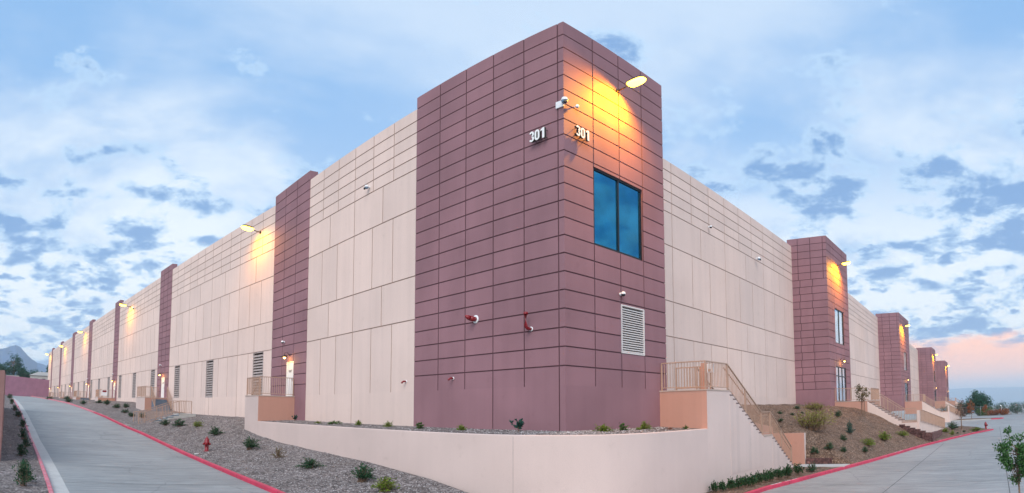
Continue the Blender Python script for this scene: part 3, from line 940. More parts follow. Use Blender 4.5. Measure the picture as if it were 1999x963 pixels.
def steel_door(A, d, nrm, w, z0, z1, out=.03):
    P = lambda s, o: (A[0] + d[0] * s + nrm[0] * (o + out), A[1] + d[1] * s + nrm[1] * (o + out))
    A2, B2 = P(0, 0), P(w, 0); mb = MB()
    mb.slab(A2, B2, -.09, -.045, z0 + .02, z1 - .05, nrm, .05, w - .05)
    fr = part(mb, 'door', [M['door']])
    mb = MB()
    for a, b in ((0, .05), (w - .05, w)): mb.slab(A2, B2, -.3, -.01, z0, z1, nrm, a, b)
    mb.slab(A2, B2, -.298, -.012, z1 - .05, z1, nrm, .05, w - .05); mb.slab(A2, B2, -.30, -.2, z0, z1 - .05, nrm, .05, w - .05)
    mb.build('door_frame', [M['door']], fr)
    mb = MB(); p = P(w - .16, -.02); q = P(w - .30, -.005)
    mb.tube([(*P(w - .16, -.045), z0 + 1.0), (*p, z0 + 1.0), (*q, z0 + 1.0)], .014, 6)
    mb.slab(A2, B2, -.045, -.038, z0 + .9, z0 + 1.1, nrm, w - .2, w - .12)
    mb.build('handle', [M['steel']], fr)
    return fr


for i, (a, b, fl) in enumerate(DOORS):
    # seen from the road the door runs from high s (left) to low s (right)
    A, B = left_line(b), left_line(a); L = b - a; d = ((B[0] - A[0]) / L, (B[1] - A[1]) / L); nr = LEFT_N(a)
    dr = steel_door(A, d, nr, L, fl, fl + 2.1)
    if i < 3:
        mb = MB(); A3 = (A[0] + nr[0] * .03, A[1] + nr[1] * .03)
        for k, (s0, s1, zz) in enumerate(((.30, .46, 1.52), (.48, .60, 1.52), (.62, .78, 1.54), (.36, .70, 1.45))): mb.slab(A3, (B[0] + nr[0] * .03, B[1] + nr[1] * .03), -.044, -.040, fl + zz, fl + zz + .055, nr, s0, s1)
        mb.build('door_lettering', [plain('grey_door_marking', (.16, .15, .15), .6)], dr)

# --- the right facade: recessed walls and projecting bays
BAYS = [dict(v0=32.9, v1=40.0, u=.77, back=3.85), dict(v0=77.9, v1=88.5, u=1.95, back=5.3), dict(v0=139.4, v1=148.8, u=3.3, back=7.0), dict(v0=190.9, v1=203.0, u=4.2, back=7.6)]
RW = [((3.44, 6.15), (3.78, 32.9)), ((4.05, 40.0), (5.30, 77.9)), ((5.7, 88.5), (6.9, 139.4)), ((7.0, 148.8), (7.5, 190.9))]
for A, B in RW:
    L = math.dist(A, B); d = ((B[0] - A[0]) / L, (B[1] - A[1]) / L); mb = MB()
    facade(mb, A, B, (-d[1], d[0]), cream_rows(L, -1.2, 2 if L < 40 else 4)); part(mb, 'wall', [M['cream'], M['cream_groove_shade']])
RFLOOR = .42
for i, b in enumerate(BAYS):
    mb = MB(); W = b['v1'] - b['v0']; D = b['back'] - b['u'] + .3
    c = W / 2 + .1; wn = (c - 1.5, c + 1.5, 5.42, 8.44); dn = (c - 1.75, c + 1.75, RFLOOR, 3.42)
    fj = [W * .19, c - 1.5, c + 1.5]
    facade(mb, (b['u'], b['v0']), (b['u'], b['v1']), (-1, 0), mauve_rows(fj, [], -1.0), [wn, dn], inset=.031)
    # flank: joints stagger from row to row as on the photo
    sj = mauve_rows([], [], -1.0); q = []
    for k, r in enumerate(sj):
        j = [D * .08, D * .40, D * .72] if k < 6 else ([D * .38, D * .70] if k % 2 else [D * .36, D * .68])
        q.append((r[0], r[1], j if k < len(sj) - 2 else [], r[3], r[4]))
    facade(mb, (b['u'] + .031, b['v0']), (b['u'] + D, b['v0']), (0, -1), q)
    mb.box(b['u'] + .345, b['u'] + D, b['v0'] + .345, b['v1'], -1.0, TOP - .05)
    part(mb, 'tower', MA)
    window((b['u'], b['v0']), (0, 1), (-1, 0), *wn, 2, M['glass_pale'])
    window((b['u'], b['v0']), (0, 1), (-1, 0), *dn, 3, M['glass_pale'], transom=2.62, name='entrance', door=True)

# roof deck and the unseen rear
mb = MB()
poly = [(8.15, .4), (24, .25), (160.6, -12.4), (168, 180), (20, 203), (8.0, 203), (7.4, 190), (6.9, 139), (5.4, 78), (4.2, 40), (4.12, 32), (3.80, 6.17), (8.15, 6.17)]
mb.hexa([(*p, 12.9) for p in poly], [(*p, 13.05) for p in poly]); part(mb, 'roof', [plain('roof_membrane', (.5, .5, .48), .8)])
mb = MB()
for A, B in (((160.9, -12.75), (168, 180)), ((168, 180), (20, 203)), ((20, 203), (7.9, 203))):
    L = math.dist(A, B); d = ((B[0] - A[0]) / L, (B[1] - A[1]) / L); mb.slab(A, B, -.3, 0, -1, WTOP, (d[1], -d[0]))
part(mb, 'wall', [M['cream']])

# --- house numbers on stand-offs
def ribbon(pts, w, closed=False):
    """Left and right outlines of a stroke of width w."""
    out = []; n = len(pts)
    for i in range(n):
        a = pts[(i - 1) % n] if closed or i else pts[i]; b = pts[(i + 1) % n] if closed or i < n - 1 else pts[i]
        d = Vector((b[0] - a[0], b[1] - a[1])).normalized()
        out.append(((pts[i][0] - d.y * w / 2, pts[i][1] + d.x * w / 2), (pts[i][0] + d.y * w / 2, pts[i][1] - d.x * w / 2)))
    return out


def arc(cx, cy, rx, ry, a0, a1, n):
    return [(cx + rx * math.cos(math.radians(a0 + (a1 - a0) * i / n)), cy + ry * math.sin(math.radians(a0 + (a1 - a0) * i / n))) for i in range(n + 1)]


def glyph(mb, strokes, polys, A, d, nrm, s, z, o, depth):
    q = lambda x, y, k: (A[0] + d[0] * (s + x) + nrm[0] * k, A[1] + d[1] * (s + x) + nrm[1] * k, z + y * .82)
    for pts, w, closed in strokes:
        R_ = ribbon(pts, w, closed); m_ = len(R_) - (0 if closed else 1)
        for i in range(m_):
            (a, b), (c, e) = R_[i], R_[(i + 1) % len(R_)]
            mb.mi = 0; mb.face([q(*a, o + depth), q(*b, o + depth), q(*e, o + depth), q(*c, o + depth)])
            mb.mi = 1; mb.face([q(*a, o), q(*b, o), q(*e, o), q(*c, o)])
            mb.face([q(*a, o), q(*a, o + depth), q(*c, o + depth), q(*c, o)]); mb.face([q(*b, o), q(*b, o + depth), q(*e, o + depth), q(*e, o)])
        if not closed:
            for a, b in (R_[0], R_[-1]): mb.face([q(*a, o), q(*a, o + depth), q(*b, o + depth), q(*b, o)])
    for pl in polys:
        mb.mi = 0; mb.face([q(*p, o + depth) for p in pl]); mb.mi = 1; mb.face([q(*p, o) for p in pl])
        for p, r in zip(pl, pl[1:] + pl[:1]): mb.face([q(*p, o), q(*p, o + depth), q(*r, o + depth), q(*r, o)])


def house_number(A, d, nrm, s, z, at, label):
    t = thing('house_number', at, label, 'house number', 'white house numbers 301 on the corner tower')
    W, H = .08, .50
    three = [(arc(.108, .362, .07, .10, 160, -80, 12), W, False), (arc(.108, .14, .072, .10, 80, -160, 12), W, False)]
    zero = [(arc(.112, .14, .072, .10, 180, 360, 10) + arc(.112, .362, .072, .10, 0, 180, 10), W, True)]
    one = [[(.10, 0), (.195, 0), (.195, H), (.125, H), (.03, .43), (.03, .345), (.10, .395)]]
    x = s
    for st, pl in ((three, []), (zero, []), ([], one)):
        mb = MB(); glyph(mb, st, pl, A, d, nrm, x, z, .13, .09)
        p = (A[0] + d[0] * (x + .14), A[1] + d[1] * (x + .14))
        for zz in (z + .06, z + .35): mb.tube([(*p, zz), (p[0] + nrm[0] * .14, p[1] + nrm[1] * .14, zz)], .012, 6)
        mb.build('digit', [M['digit_face'], M['digit_side']], t); x += .245


house_number((1.34, 0), (-1, 0), (0, -1), .0, 9.40, (1.05, 0, 9.5), "white house number 301 on the left face of the mauve corner tower")
house_number((0, .36), (0, 1), (-1, 0), .0, 9.42, (0, .9, 9.5), "white house number 301 under the glowing lamp on the right face of the corner tower")
# ------------------------------------------------------------------ retaining wall, stairs, railings
def wall_strip(mb, plan, zt, zb, th, side):
    n = len(plan); ins = []
    for i, p in enumerate(plan):
        a, b = plan[max(0, i - 1)], plan[min(n - 1, i + 1)]
        d = Vector((b[0] - a[0], b[1] - a[1])).normalized(); nn = Vector((-d.y, d.x)) * side
        ins.append((p[0] + nn.x * th, p[1] + nn.y * th))
    bm = mb.bm; c = .02; rows = []
    for i in range(n):
        o, q = plan[i], ins[i]; k = ((q[0] - o[0]) / th, (q[1] - o[1]) / th)
        rows.append([bm.verts.new(T((*o, zb))), bm.verts.new(T((*o, zt[i] - c))), bm.verts.new(T((o[0] + k[0] * c, o[1] + k[1] * c, zt[i]))),
                     bm.verts.new(T((q[0] - k[0] * c, q[1] - k[1] * c, zt[i]))), bm.verts.new(T((*q, zt[i] - c))), bm.verts.new(T((*q, zb)))])
    fs = []
    for a, b in zip(rows, rows[1:]):
        for j in range(5):
            f = bm.faces.new((a[j], b[j], b[j + 1], a[j + 1])); f.smooth = True; fs.append(f)
        for j in range(6): bm.edges.get((a[j], b[j])).smooth = False
    fs += [bm.faces.new(rows[0]), bm.faces.new(rows[-1])]
    bmesh.ops.recalc_face_normals(bm, faces=fs)


def smooth_plan(P, n=5):
    out = []
    for i in range(len(P) - 1):
        p0, p1, p2, p3 = P[max(0, i - 1)], P[i], P[i + 1], P[min(len(P) - 1, i + 2)]
        for k in range(n):
            t = k / n
            out.append(tuple(.5 * (2 * p1[c] + (p2[c] - p0[c]) * t + (2 * p0[c] - 5 * p1[c] + 4 * p2[c] - p3[c]) * t * t + (3 * p1[c] - p0[c] - 3 * p2[c] + p3[c]) * t ** 3) for c in (0, 1)))
    return out + [P[-1]]


mb = MB(); WP = smooth_plan(WALL_PLAN)
wall_strip(mb, WP, [-.70 + .02 * min(1, i / 25) for i in range(len(WP))], -3.6, .22, -1)
mb.mi = 1                                            # control joints, filled with mastic
for k in (44,):
    p, q = WP[k], WP[k + 1]; L = math.dist(p, q); d = ((q[0] - p[0]) / L, (q[1] - p[1]) / L)
    mb.slab(p, (p[0] + d[0] * .014, p[1] + d[1] * .014), -.02, .002, -3.5, -.73, (-d[1], d[0]))
rw = tag(mb.build('retaining_wall', [M['site_wall'], plain('wall_joint_filler', (.36, .29, .27), .8)], origin=(0, -1, -3)), 'long pale retaining wall curving round the foot of the corner tower', 'retaining wall')


def railing(path, parent, h=1.06, posts=1.5, pick=.125, name='railing', grab=None):
    mb = MB(); P = [Vector(p) for p in path]
    up = Vector((0, 0, 1))
    for a, b in zip(P, P[1:]):
        L = (b - a).length
        if L < .05: continue
        mb.bar(a + up * h, b + up * h, .05, .04); mb.bar(a + up * .10, b + up * .10, .035, .03)
        flat = math.hypot(b.x - a.x, b.y - a.y)
        n = max(1, round(flat / posts))
        for i in range(0 if a == P[0] else 1, n + 1):
            p = a + (b - a) * i / n; mb.bar(p, p + up * (h - .02), .05)
        m = max(2, int(flat / pick))
        for i in range(1, m):
            p = a + (b - a) * i / m; mb.bar(p + up * .115, p + up * (h - .02), .02)
    r = mb.build(name, [M['rail']], parent)
    if grab:
        mb = MB(); mb.tube([Vector(p) + up * .9 for p in grab], .022, 8); mb.build('handrail', [M['rail']], r)
    return r


def flight(mb, p0, d, n, z0, z1, risers, tread, zb, nose=.02):
    """Solid concrete steps: start p0 (plan), direction d, width along n (plan vector), from z0 down to z1."""
    r = (z0 - z1) / risers
    for i in range(risers):
        z = z0 - r * (i + 1) + 0
        a = tread * i; b = tread * (i + 1) + (0 if i < risers - 1 else 0)
        if i == risers - 1: break
        q = [(p0[0] + d[0] * s + n[0] * w, p0[1] + d[1] * s + n[1] * w) for s, w in ((a, 0), (b, 0), (b, 1), (a, 1))]
        mb.hexa([(*k, zb) for k in q], [(*k, z - .05) for k in q])
        q = [(p0[0] + d[0] * s + n[0] * w, p0[1] + d[1] * s + n[1] * w) for s, w in ((a - .003, -.004), (b + nose, -.004), (b + nose, 1.004), (a - .003, 1.004))]
        mb.mi = 1; mb.hexa([(*k, z - .049) for k in q], [(*k, z) for k in q]); mb.mi = 0


# --- staircase beside the corner tower
st = thing('staircase', (-1, 5.6, -.7), 'pale two flight staircase with tan landing block and railing right of the corner tower', 'staircase', 'outside stairs of the warehouse')
mb = MB()
prof = [(5.6, -3.6), (15.15, -3.6), (15.15, -3.16), (12.25, -1.26), (11.12, -1.26), (7.6, .76), (5.6, .76)]
fs = mb.hexa([(-2.05, v, z) for v, z in prof], [(-1.83, v, z) for v, z in prof]); fs[-1].material_index = 1
mb.build('side_wall', [M['site_wall'], M['tan']], st)
mb = MB(); mb.box(-1.83, -.003, 5.6, 7.58, -1.0, .745); mb.mi = 1; mb.box(-2.07, -.003, 5.58, 7.6, .745, .79)
mb.build('landing', [M['tan'], M['slab']], st)
mb = MB(); mb.box(-1.83, -.4, 11.12, 12.25, -2.0, -1.26); mb.mi = 1; mb.box(-2.07, -.4, 11.14, 12.22, -1.26, -1.2)
mb.build('landing', [M['tan'], M['slab']], st)
mb = MB()
flight(mb, (-2.06, 7.6), (0, 1), (1.66, 0), .78, -1.2, 12, .2935, -2.6)
mb.build('steps', [M['site_wall'], M['nosing']], st)
mb = MB()
flight(mb, (-2.06, 12.22), (0, 1), (1.66, 0), -1.2, -3.05, 11, .286, -3.5)
mb.build('steps', [M['site_wall'], M['nosing']], st)
mb = MB(); fs = mb.hexa([(-2.2, 16.55, -3.4), (-2.2, 16.8, -3.4), (.2, 16.8, -3.4), (.2, 16.55, -3.4)], [(-2.2, 16.55, -1.36), (-2.2, 16.8, -1.36), (.2, 16.8, -1.36), (.2, 16.55, -1.36)])
fs[2].material_index = 1; mb.build('end_wall', [M['tan'], M['site_wall']], st)
mb = MB(); mb.hexa([(-.42, 6.6, -3.4), (-.42, 16.6, -3.4), (-.4, 16.6, -3.4), (-.4, 6.6, -3.4)], [(-.42, 6.6, .2), (-.42, 16.6, -1.0), (-.4, 16.6, -1.0), (-.4, 6.6, .2)])
mb.build('inner_wall', [M['tan']], st)
railing([(-.06, 5.68, .79), (-1.96, 5.68, .79), (-1.96, 7.6, .79), (-1.96, 11.14, -1.2), (-1.96, 12.22, -1.2), (-1.96, 15.1, -3.05)], st,
        grab=[(-1.86, 7.5, .79), (-1.86, 11.14, -1.2), (-1.86, 12.22, -1.2), (-1.86, 15.2, -3.05)])
railing([(-.5, 7.7, .75), (-.5, 11.14, -1.2), (-.5, 12.22, -1.2), (-.5, 15.0, -3.0)], st)

gt = thing('security_gate', (-.8, 6.7, .79), 'low tan picket gate with panel across the landing beside the corner tower', 'gate')
mb = MB()
for u in (-.12, -1.22): mb.bar((u, 6.7, .80), (u, 6.7, 1.74), .05)
for z in (.9, 1.72): mb.bar((-.12, 6.7, z), (-1.22, 6.7, z), .04)
for k in range(1, 9): mb.bar((-.12 - 1.1 * k / 9, 6.7, .9), (-.12 - 1.1 * k / 9, 6.7, 1.72), .022)
mb.build('frame', [M['rail']], gt)
mb = MB(); mb.box(-1.52, -1.26, 6.66, 6.74, .80, 1.86); mb.build('panel', [M['tan']], gt)
mb = MB(); mb.box(-1.5, -1.46, 6.60, 6.66, 1.2, 1.34); mb.build('handle', [M['steel']], gt)
mb = MB(); mb.box(-1.86, -1.6, 6.5, 6.62, 1.46, 1.80); mb.mi = 1; mb.bar((-1.73, 6.56, .79), (-1.73, 6.56, 1.46), .04); mb.box(-1.78, -1.68, 6.49, 6.5, 1.5, 1.6)
tag(mb.build('card_reader_box', [M['white'], M['rail']], origin=(-1.7, 6.56, .79)), 'white control box on a post beside the landing gate', 'control box')


# --- landings of the left facade
def left_landing(i, label):
    a, b, fl = DOORS[i]; s0 = a - .3 if i % 2 == 0 else a - 1.5; s1 = b + .95 if i % 2 == 0 else b + .8
    gr = base_z(a) ; zb = gr - .9 if i else -1.9
    P = lambda s, o: left_plan(s, o)
    o0, o1 = -.035, -2.3 if i == 0 else -2.4
    t = thing('staircase', (*P(a, -1), gr), label, 'staircase', 'outside stairs of the warehouse')
    Q = lambda s, o, z: (*P(s, o), z)
    cut_in = -1.72                                              # inner edge of the stair on type 2
    mb = MB()
    fs = mb.hexa([Q(s0, o0, zb), Q(s0, o1, zb), Q(s1, o1, zb), Q(s1, o0, zb)], [Q(s0, o0, fl - .05), Q(s0, o1, fl - .05), Q(s1, o1, fl - .05), Q(s1, o0, fl - .05)])
    fs[2].material_index = 1
    mb.mi = 2; mb.hexa([Q(s0 - .02, o0, fl - .05), Q(s0 - .02, o1 - .02, fl - .05), Q(s1, o1 - .02, fl - .05), Q(s1, o0, fl - .05)], [Q(s0 - .02, o0, fl), Q(s0 - .02, o1 - .02, fl), Q(s1, o1 - .02, fl), Q(s1, o0, fl)])
    mb.build('landing', [M['site_wall'], M['tan'], M['slab']], t)
    n = max(3, round((fl - gr) / .17)); run = .29 * (n - 1)
    mb = MB()
    if i % 2 == 0:                                              # flight leads away from the corner tower
        p = P(s1, -1.3); e = P(s1 + run, -1.3); d = ((e[0] - p[0]) / run, (e[1] - p[1]) / run); nn = P(s1, -.1)
        flight(mb, p, d, (nn[0] - p[0], nn[1] - p[1]), fl, gr, n, .29, zb)
        mb.build('steps', [M['site_wall'], M['nosing']], t)
        railing([Q(s0 + .06, -.12, fl), Q(s0 + .06, o1 + .08, fl), Q(s1 - .06, o1 + .08, fl), Q(s1 - .06, -1.36, fl), (*P(s1 + run, -1.36), gr)], t)
    else:                                                       # flight comes towards the corner tower
        p = P(s0, cut_in); e = P(s0 - run, cut_in); d = ((e[0] - p[0]) / run, (e[1] - p[1]) / run); nn = P(s0, -.25)
        flight(mb, p, d, (nn[0] - p[0], nn[1] - p[1]), fl, gr, n, .29, zb)
        mb.build('steps', [M['tread'], M['tread']], t)
        railing([Q(s1 - .06, -.12, fl), Q(s1 - .06, o1 + .08, fl), Q(s0 + .06, o1 + .08, fl), Q(s0 + .06, cut_in - .06, fl), (*P(s0 - run, cut_in - .06), gr)], t)
        railing([Q(s0, -.18, fl), (*P(s0 - run, -.18), gr)], t)
    return t


LL = ['tan and pale railed landing block at the nearest white door, left facade',
      'small staircase with blue grey steps below the second white door, left facade',
      'tan landing block with railing and white sign at the third pilaster, left facade',
      'railed concrete steps with blue grey treads at the fourth pilaster, left facade',
      'small distant tan landing with railing at the fifth pilaster of the left facade',
      'small distant railed steps at the sixth pilaster of the left facade',
      'farthest railed landing at the last pilaster of the left facade']
for i in range(7): left_landing(i, LL[i])

# sign on the third landing's railing
a, b, fl = DOORS[2]
p = left_plan(a - .28, -1.15); q = left_plan(a - .28, -1.95)
mb = MB(); mb.slab(p, q, .0, .03, fl + .25, fl + 1.05, (-1, 0)); mb.mi = 1
mb.slab(p, q, .03, .034, fl + .72, fl + .98, (-1, 0), .12, .68)
tag(mb.build('warning_sign', [M['white'], M['red']], origin=(*p, fl)), 'white sign with red heading hung on the railing of the third landing', 'sign')

# stair from the path down the gravel bank to the lane
s0, s1 = 34.7, 36.2
t = thing('bank_staircase', (*left_plan(35.4, -2.2), -.6), 'concrete steps with tan railings running down the gravel bank to the lane', 'staircase')
mb = MB(); p = left_plan(s0, -2.6); q = left_plan(s0, -5.4); L = math.dist(p, q); nn = left_plan(s1, -2.6)
zt, zl_ = -.56, road_z(35) + .16
flight(mb, p, ((q[0] - p[0]) / L, (q[1] - p[1]) / L), (nn[0] - p[0], nn[1] - p[1]), zt, zl_, 7, L / 6, -2.6)
mb.build('steps', [M['pad'], M['tread']], t)
mb = MB(); qq = [left_plan(s, o) for s, o in ((s0, -5.38), (s1, -5.38), (s1, -6.83), (s0, -6.83))]
mb.hexa([(*k, zl_ - .4) for k in qq], [(*k, zl_) for k in qq]); mb.build('landing', [M['pad']], t)
mb = MB(); qq = [left_plan(s, o) for s, o in ((s0, -1.2), (s1, -1.2), (s1, -2.62), (s0, -2.62))]
mb.hexa([(*k, zt - .4) for k in qq], [(*k, zt + .004) for k in qq]); mb.build('path', [M['pad']], t)
for s in (s0 - .05, s1 + .05):
    railing([(*left_plan(s, -1.6), zt), (*left_plan(s, -2.6), zt), (*left_plan(s, -5.45), zl_ + .05), (*left_plan(s, -5.9), zl_ + .02)], t, h=1.0)


# --- stairs of the right-hand bays: landing, flight to the street, low walled second flight
def bay_stairs(u0, v0, label, src=None):
    """u0: bay front, v0: near edge of the landing."""
    if src is not None:
        c = copy_tree(src, label=label, loc=T((u0, v0, RFLOOR))); return c
    fl = RFLOOR; t = thing('staircase', (u0, v0, fl), label, 'staircase', 'outside stairs of the warehouse')
    U = lambda x: u0 - x
    mb = MB(); mb.box(U(2.75), U(.003), v0, v0 + 5.4, -1.6, fl - .05); mb.mi = 1; mb.box(U(2.77), U(.003), v0 - .02, v0 + 5.4, fl - .05, fl)
    mb.build('landing', [M['tan'], M['slab']], t)
    mb = MB(); mb.box(U(6.75), U(5.5), v0 + .22, v0 + 1.9, -3.3, fl - 1.88); mb.mi = 1; mb.box(U(6.77), U(5.5), v0 + .2, v0 + 1.9, fl - 1.88, fl - 1.83)
    mb.build('landing', [M['tan'], M['slab']], t)
    mb = MB(); flight(mb, (U(2.77), v0 + .02), (-1, 0), (0, 1.7), fl, fl - 1.83, 11, .274, -3.0)
    mb.build('steps', [M['site_wall'], M['nosing']], t)
    mb = MB(); prof = [(2.75, -1.7), (2.75, fl - .08), (5.5, fl - 1.92), (6.75, fl - 1.92), (6.75, -3.4), (5.0, -3.2)]
    mb.hexa([(U(x), v0, z) for x, z in prof], [(U(x), v0 + .2, z) for x, z in prof])
    mb.build('side_wall', [M['cream']], t)
    mb = MB(); A = (U(6.75), v0 + .25); B = (U(7.75), v0 + 11.0)
    w = Vector((B[0] - A[0], B[1] - A[1])).normalized(); n = (-w.y * .2, w.x * .2)
    pr = [(A, -3.5), (A, fl - .95), (B, fl - 2.05), (B, -3.5)]
    mb.hexa([(p[0], p[1], z) for p, z in pr], [(p[0] + n[0], p[1] + n[1], z) for p, z in pr])
    mb.build('low_wall', [M['cream']], t)
    railing([(U(.05), v0 + .08, fl), (U(2.72), v0 + .08, fl), (U(5.5), v0 + .08, fl - 1.83), (U(6.7), v0 + .08, fl - 1.83)], t)
    railing([(U(2.72), v0 + 1.8, fl), (U(5.5), v0 + 1.8, fl - 1.83)], t)
    railing([(U(2.7), v0 + 1.9, fl), (U(2.7), v0 + 5.3, fl)], t)
    railing([(A[0] - .3 - .0, A[1] + .2, fl - 1.9), (B[0] - .3, B[1], fl - 3.0)], t, h=1.0)
    return t


s2 = bay_stairs(.77, 34.0, 'tan railed staircase climbing the planted bank to the second mauve bay')
bay_stairs(1.95, 80.6, 'tan railed staircase in front of the third mauve bay on the right facade', s2)
bay_stairs(3.3, 141.6, 'small distant railed staircase at the fourth mauve bay', s2)
bay_stairs(4.2, 193.5, 'farthest railed staircase at the last mauve bay', s2)


# --- low split-face block walls in the right-hand bank
def block_wall(plan, zt, zb, label, at):
    mb = MB()
    for (a, za), (b, zc) in zip(zip(plan, zt), zip(plan[1:], zt[1:])):
        L = math.dist(a, b); d = Vector((b[0] - a[0], b[1] - a[1])) / L; n = Vector((-d.y, d.x)) * .14
        course = .2; k = max(1, round(L / .42))
        for i in range(k):
            s0, s1 = L * i / k, L * (i + 1) / k
            top = za + (zc - za) * (i + .5) / k; z = zb
            while z < top - .02:
                z1 = min(z + course, top); j = rnd.uniform(-.012, .012); off = .2 if int((z - zb) / course + .01) % 2 else 0
                q = [(a[0] + d.x * (s + .004 * e) + n.x * w, a[1] + d.y * (s + .004 * e) + n.y * w) for s, w, e in ((s0, -1 + j, 1), (s1, -1 + j, -1), (s1, 1 + j, -1), (s0, 1 + j, 1))]
                mb.hexa([(*p, z + .004) for p in q], [(*p, z1 - .004) for p in q]); z = z1
    return tag(mb.build('block_wall', [M['block']], origin=at), label, 'block wall')


block_wall([(-2.25, 16.72), (-3.5, 16.72), (-3.95, 18.6)], [-2.72, -2.72, -2.8], -3.25, 'low brown split face block wall beside the tan end wall of the near stairs', (-3, 16.7, -3.2))
block_wall([(-4.6, 33.75), (-7.15, 33.0), (-7.45, 38.5)], [-1.55, -2.35, -2.4], -3.3, 'brown split face block wall below the staircase of the second mauve bay', (-6, 33.4, -3.2))

# --- boundary walls at the far left
mb = MB()
A = (12, -15.95)
wall_strip(mb, [A, (24, -16.62), (47, -18.1)], [1.15, 1.5, 2.3], -3, .2, -1)
tag(mb.build('boundary_wall', [M['brownwall']], origin=(*A, -2.6)), 'brown boundary wall seen almost edge on at the left border of the picture', 'wall')
mb = MB()
wall_strip(mb, [(141.5, -48), (139.3, -24), (137.6, -12.6)], [6.6, 5.95, 5.2], 0, .3, 1)
tag(mb.build('boundary_wall', [M['redwall']], origin=(139, -20, 1.2)), 'plum coloured boundary wall closing the far end of the left lane', 'wall')

# --- chain link fence at the far edge of the lot
def chain_fence(A, B, n, h, label):
    t = thing('chain_link_fence', (*A, -3), label, 'fence')
    L = math.dist(A, B); d = ((B[0] - A[0]) / L, (B[1] - A[1]) / L); mb = MB()
    p = lambda s, z: (A[0] + d[0] * s, A[1] + d[1] * s, z)
    for z in (-2.95, -3 + h): mb.bar(p(0, z), p(L, z), .05)
    k = int(L / .45)
    for i in range(-int(h / .45), k):
        a0, a1 = max(0, i * .45), min(L, i * .45 + h)
        if a1 > a0:
            mb.bar(p(a0, -3 + (a0 - i * .45)), p(a1, -3 + (a1 - i * .45)), .012); mb.bar(p(a0, -3 + h - (a0 - i * .45)), p(a1, -3 + h - (a1 - i * .45)), .012)
    mb.build('mesh', [M['steel']], t)
    for i in range(n + 1):
        mb = MB(); s = L * i / n; mb.tube([p(s, -3.2), p(s, -3 + h + .05)], .04, 8); mb.build('post', [M['steel']], t)


chain_fence((3.0, 107), (-34, 102), 9, 1.85, 'chain link fence with steel posts along the far edge of the lot')
# ------------------------------------------------------------------ lamps, cameras, pipes, hydrants
def wall_lamp(at, nrm, label, power, side=-.12, lit=True, first=[None]):
    u, v, z = at; n = Vector((nrm[0], nrm[1], 0)); tng = Vector((-n.y, n.x, 0))
    t = thing('wall_lamp', at, label, 'wall lamp', 'yellow floodlights high on the facades')
    o = Vector(at)
    mb = MB(); a = o + n * .0
    mb.lathe(a, [(.09, 0), (.09, .03), (.05, .05)], 12, n); mb.build('bracket', [M['lamp_body']], t)
    mb = MB(); mb.tube([o + n * .04, o + n * .25 + Vector((0, 0, .02)), o + n * .48 + Vector((0, 0, .10))], .028, 8); mb.build('arm', [M['lamp_body']], t)
    h = o + n * .84 + Vector((0, 0, .16)); ax = (n + Vector((0, 0, .12))).normalized(); up = Vector((0, 0, 1)); sd = tng
    mb = MB(); b = []; tp = []
    for k in range(16):
        c, s = math.cos(2 * math.pi * k / 16), math.sin(2 * math.pi * k / 16)
        q = h + ax * .40 * (abs(c) ** .7) * (1 if c > 0 else -1) + sd * .23 * (abs(s) ** .7) * (1 if s > 0 else -1)
        b.append(q); tp.append(q + up * .10 - (q - h) * .25)
    mb.hexa(b, tp); hd = mb.build('head', [M['lamp_body']], t)
    mb = MB(); bm = mb.bm; prev = None; fs = []
    for kk, (rr_, dz) in enumerate(((.94, .004), (.90, .05), (.72, .11), (.42, .15), (.02, .165))):
        ring = [bm.verts.new(T(h + (q - h) * rr_ - up * dz)) for q in b]
        if prev:
            for j in range(16):
                f = bm.faces.new((prev[j], prev[(j + 1) % 16], ring[(j + 1) % 16], ring[j])); f.smooth = True; fs.append(f)
        prev = ring
    bmesh.ops.recalc_face_normals(bm, faces=fs); mb.build('lens', [M['lamp_glow']], hd)
    l = bpy.data.lights.new('lamp_light', 'SPOT'); l.energy = power; l.color = (1.0, .40, .0); l.spot_size = R(176); l.spot_blend = 1.0; l.shadow_soft_size = .12
    lo = bpy.data.objects.new('lamp_light', l); scene.collection.objects.link(lo); lo.parent = t
    lo.location = T(h - up * .30) - WORLD_AT[t.name]
    aim = T(-n * .35 + Vector((0, 0, -1)) + tng * side)
    lo.rotation_euler = (-aim).to_track_quat('Z', 'Y').to_euler()
    return t


wall_lamp((0, 3.02, 12.50), (-1, 0), 'lit yellow floodlight at the top of the right face of the corner tower', 2300, .42)
for k, (s, z, lab) in enumerate([(26.2, 12.3, 'large bright yellow floodlight on the left facade beside the nearest pilaster'),
                                 (63.4, 12.4, 'yellow floodlight on the left facade, second from the corner tower'),
                                 (98.0, 12.7, 'yellow floodlight on the left facade, third from the corner tower'),
                                 (125.2, 12.4, 'small yellow floodlight on the left facade, fourth from the corner tower'),
                                 (156.6, 12.8, 'farthest yellow floodlight at the end of the left facade')]):
    n = LEFT_N(s); wall_lamp((*left_line(s), z), n, lab, 560 if s < 30 else 650).scale = (1.2,) * 3
for k, (i, lab) in enumerate([(0, 'yellow floodlight on the front of the second mauve bay'), (1, 'yellow floodlight on the front of the third mauve bay'),
                              (2, 'small yellow floodlight on the fourth mauve bay'), (3, 'farthest yellow floodlight on the last mauve bay')]):
    b = BAYS[i]; wall_lamp((b['u'], b['v0'] + 3.4, 12.42), (-1, 0), lab, 2400, .2)


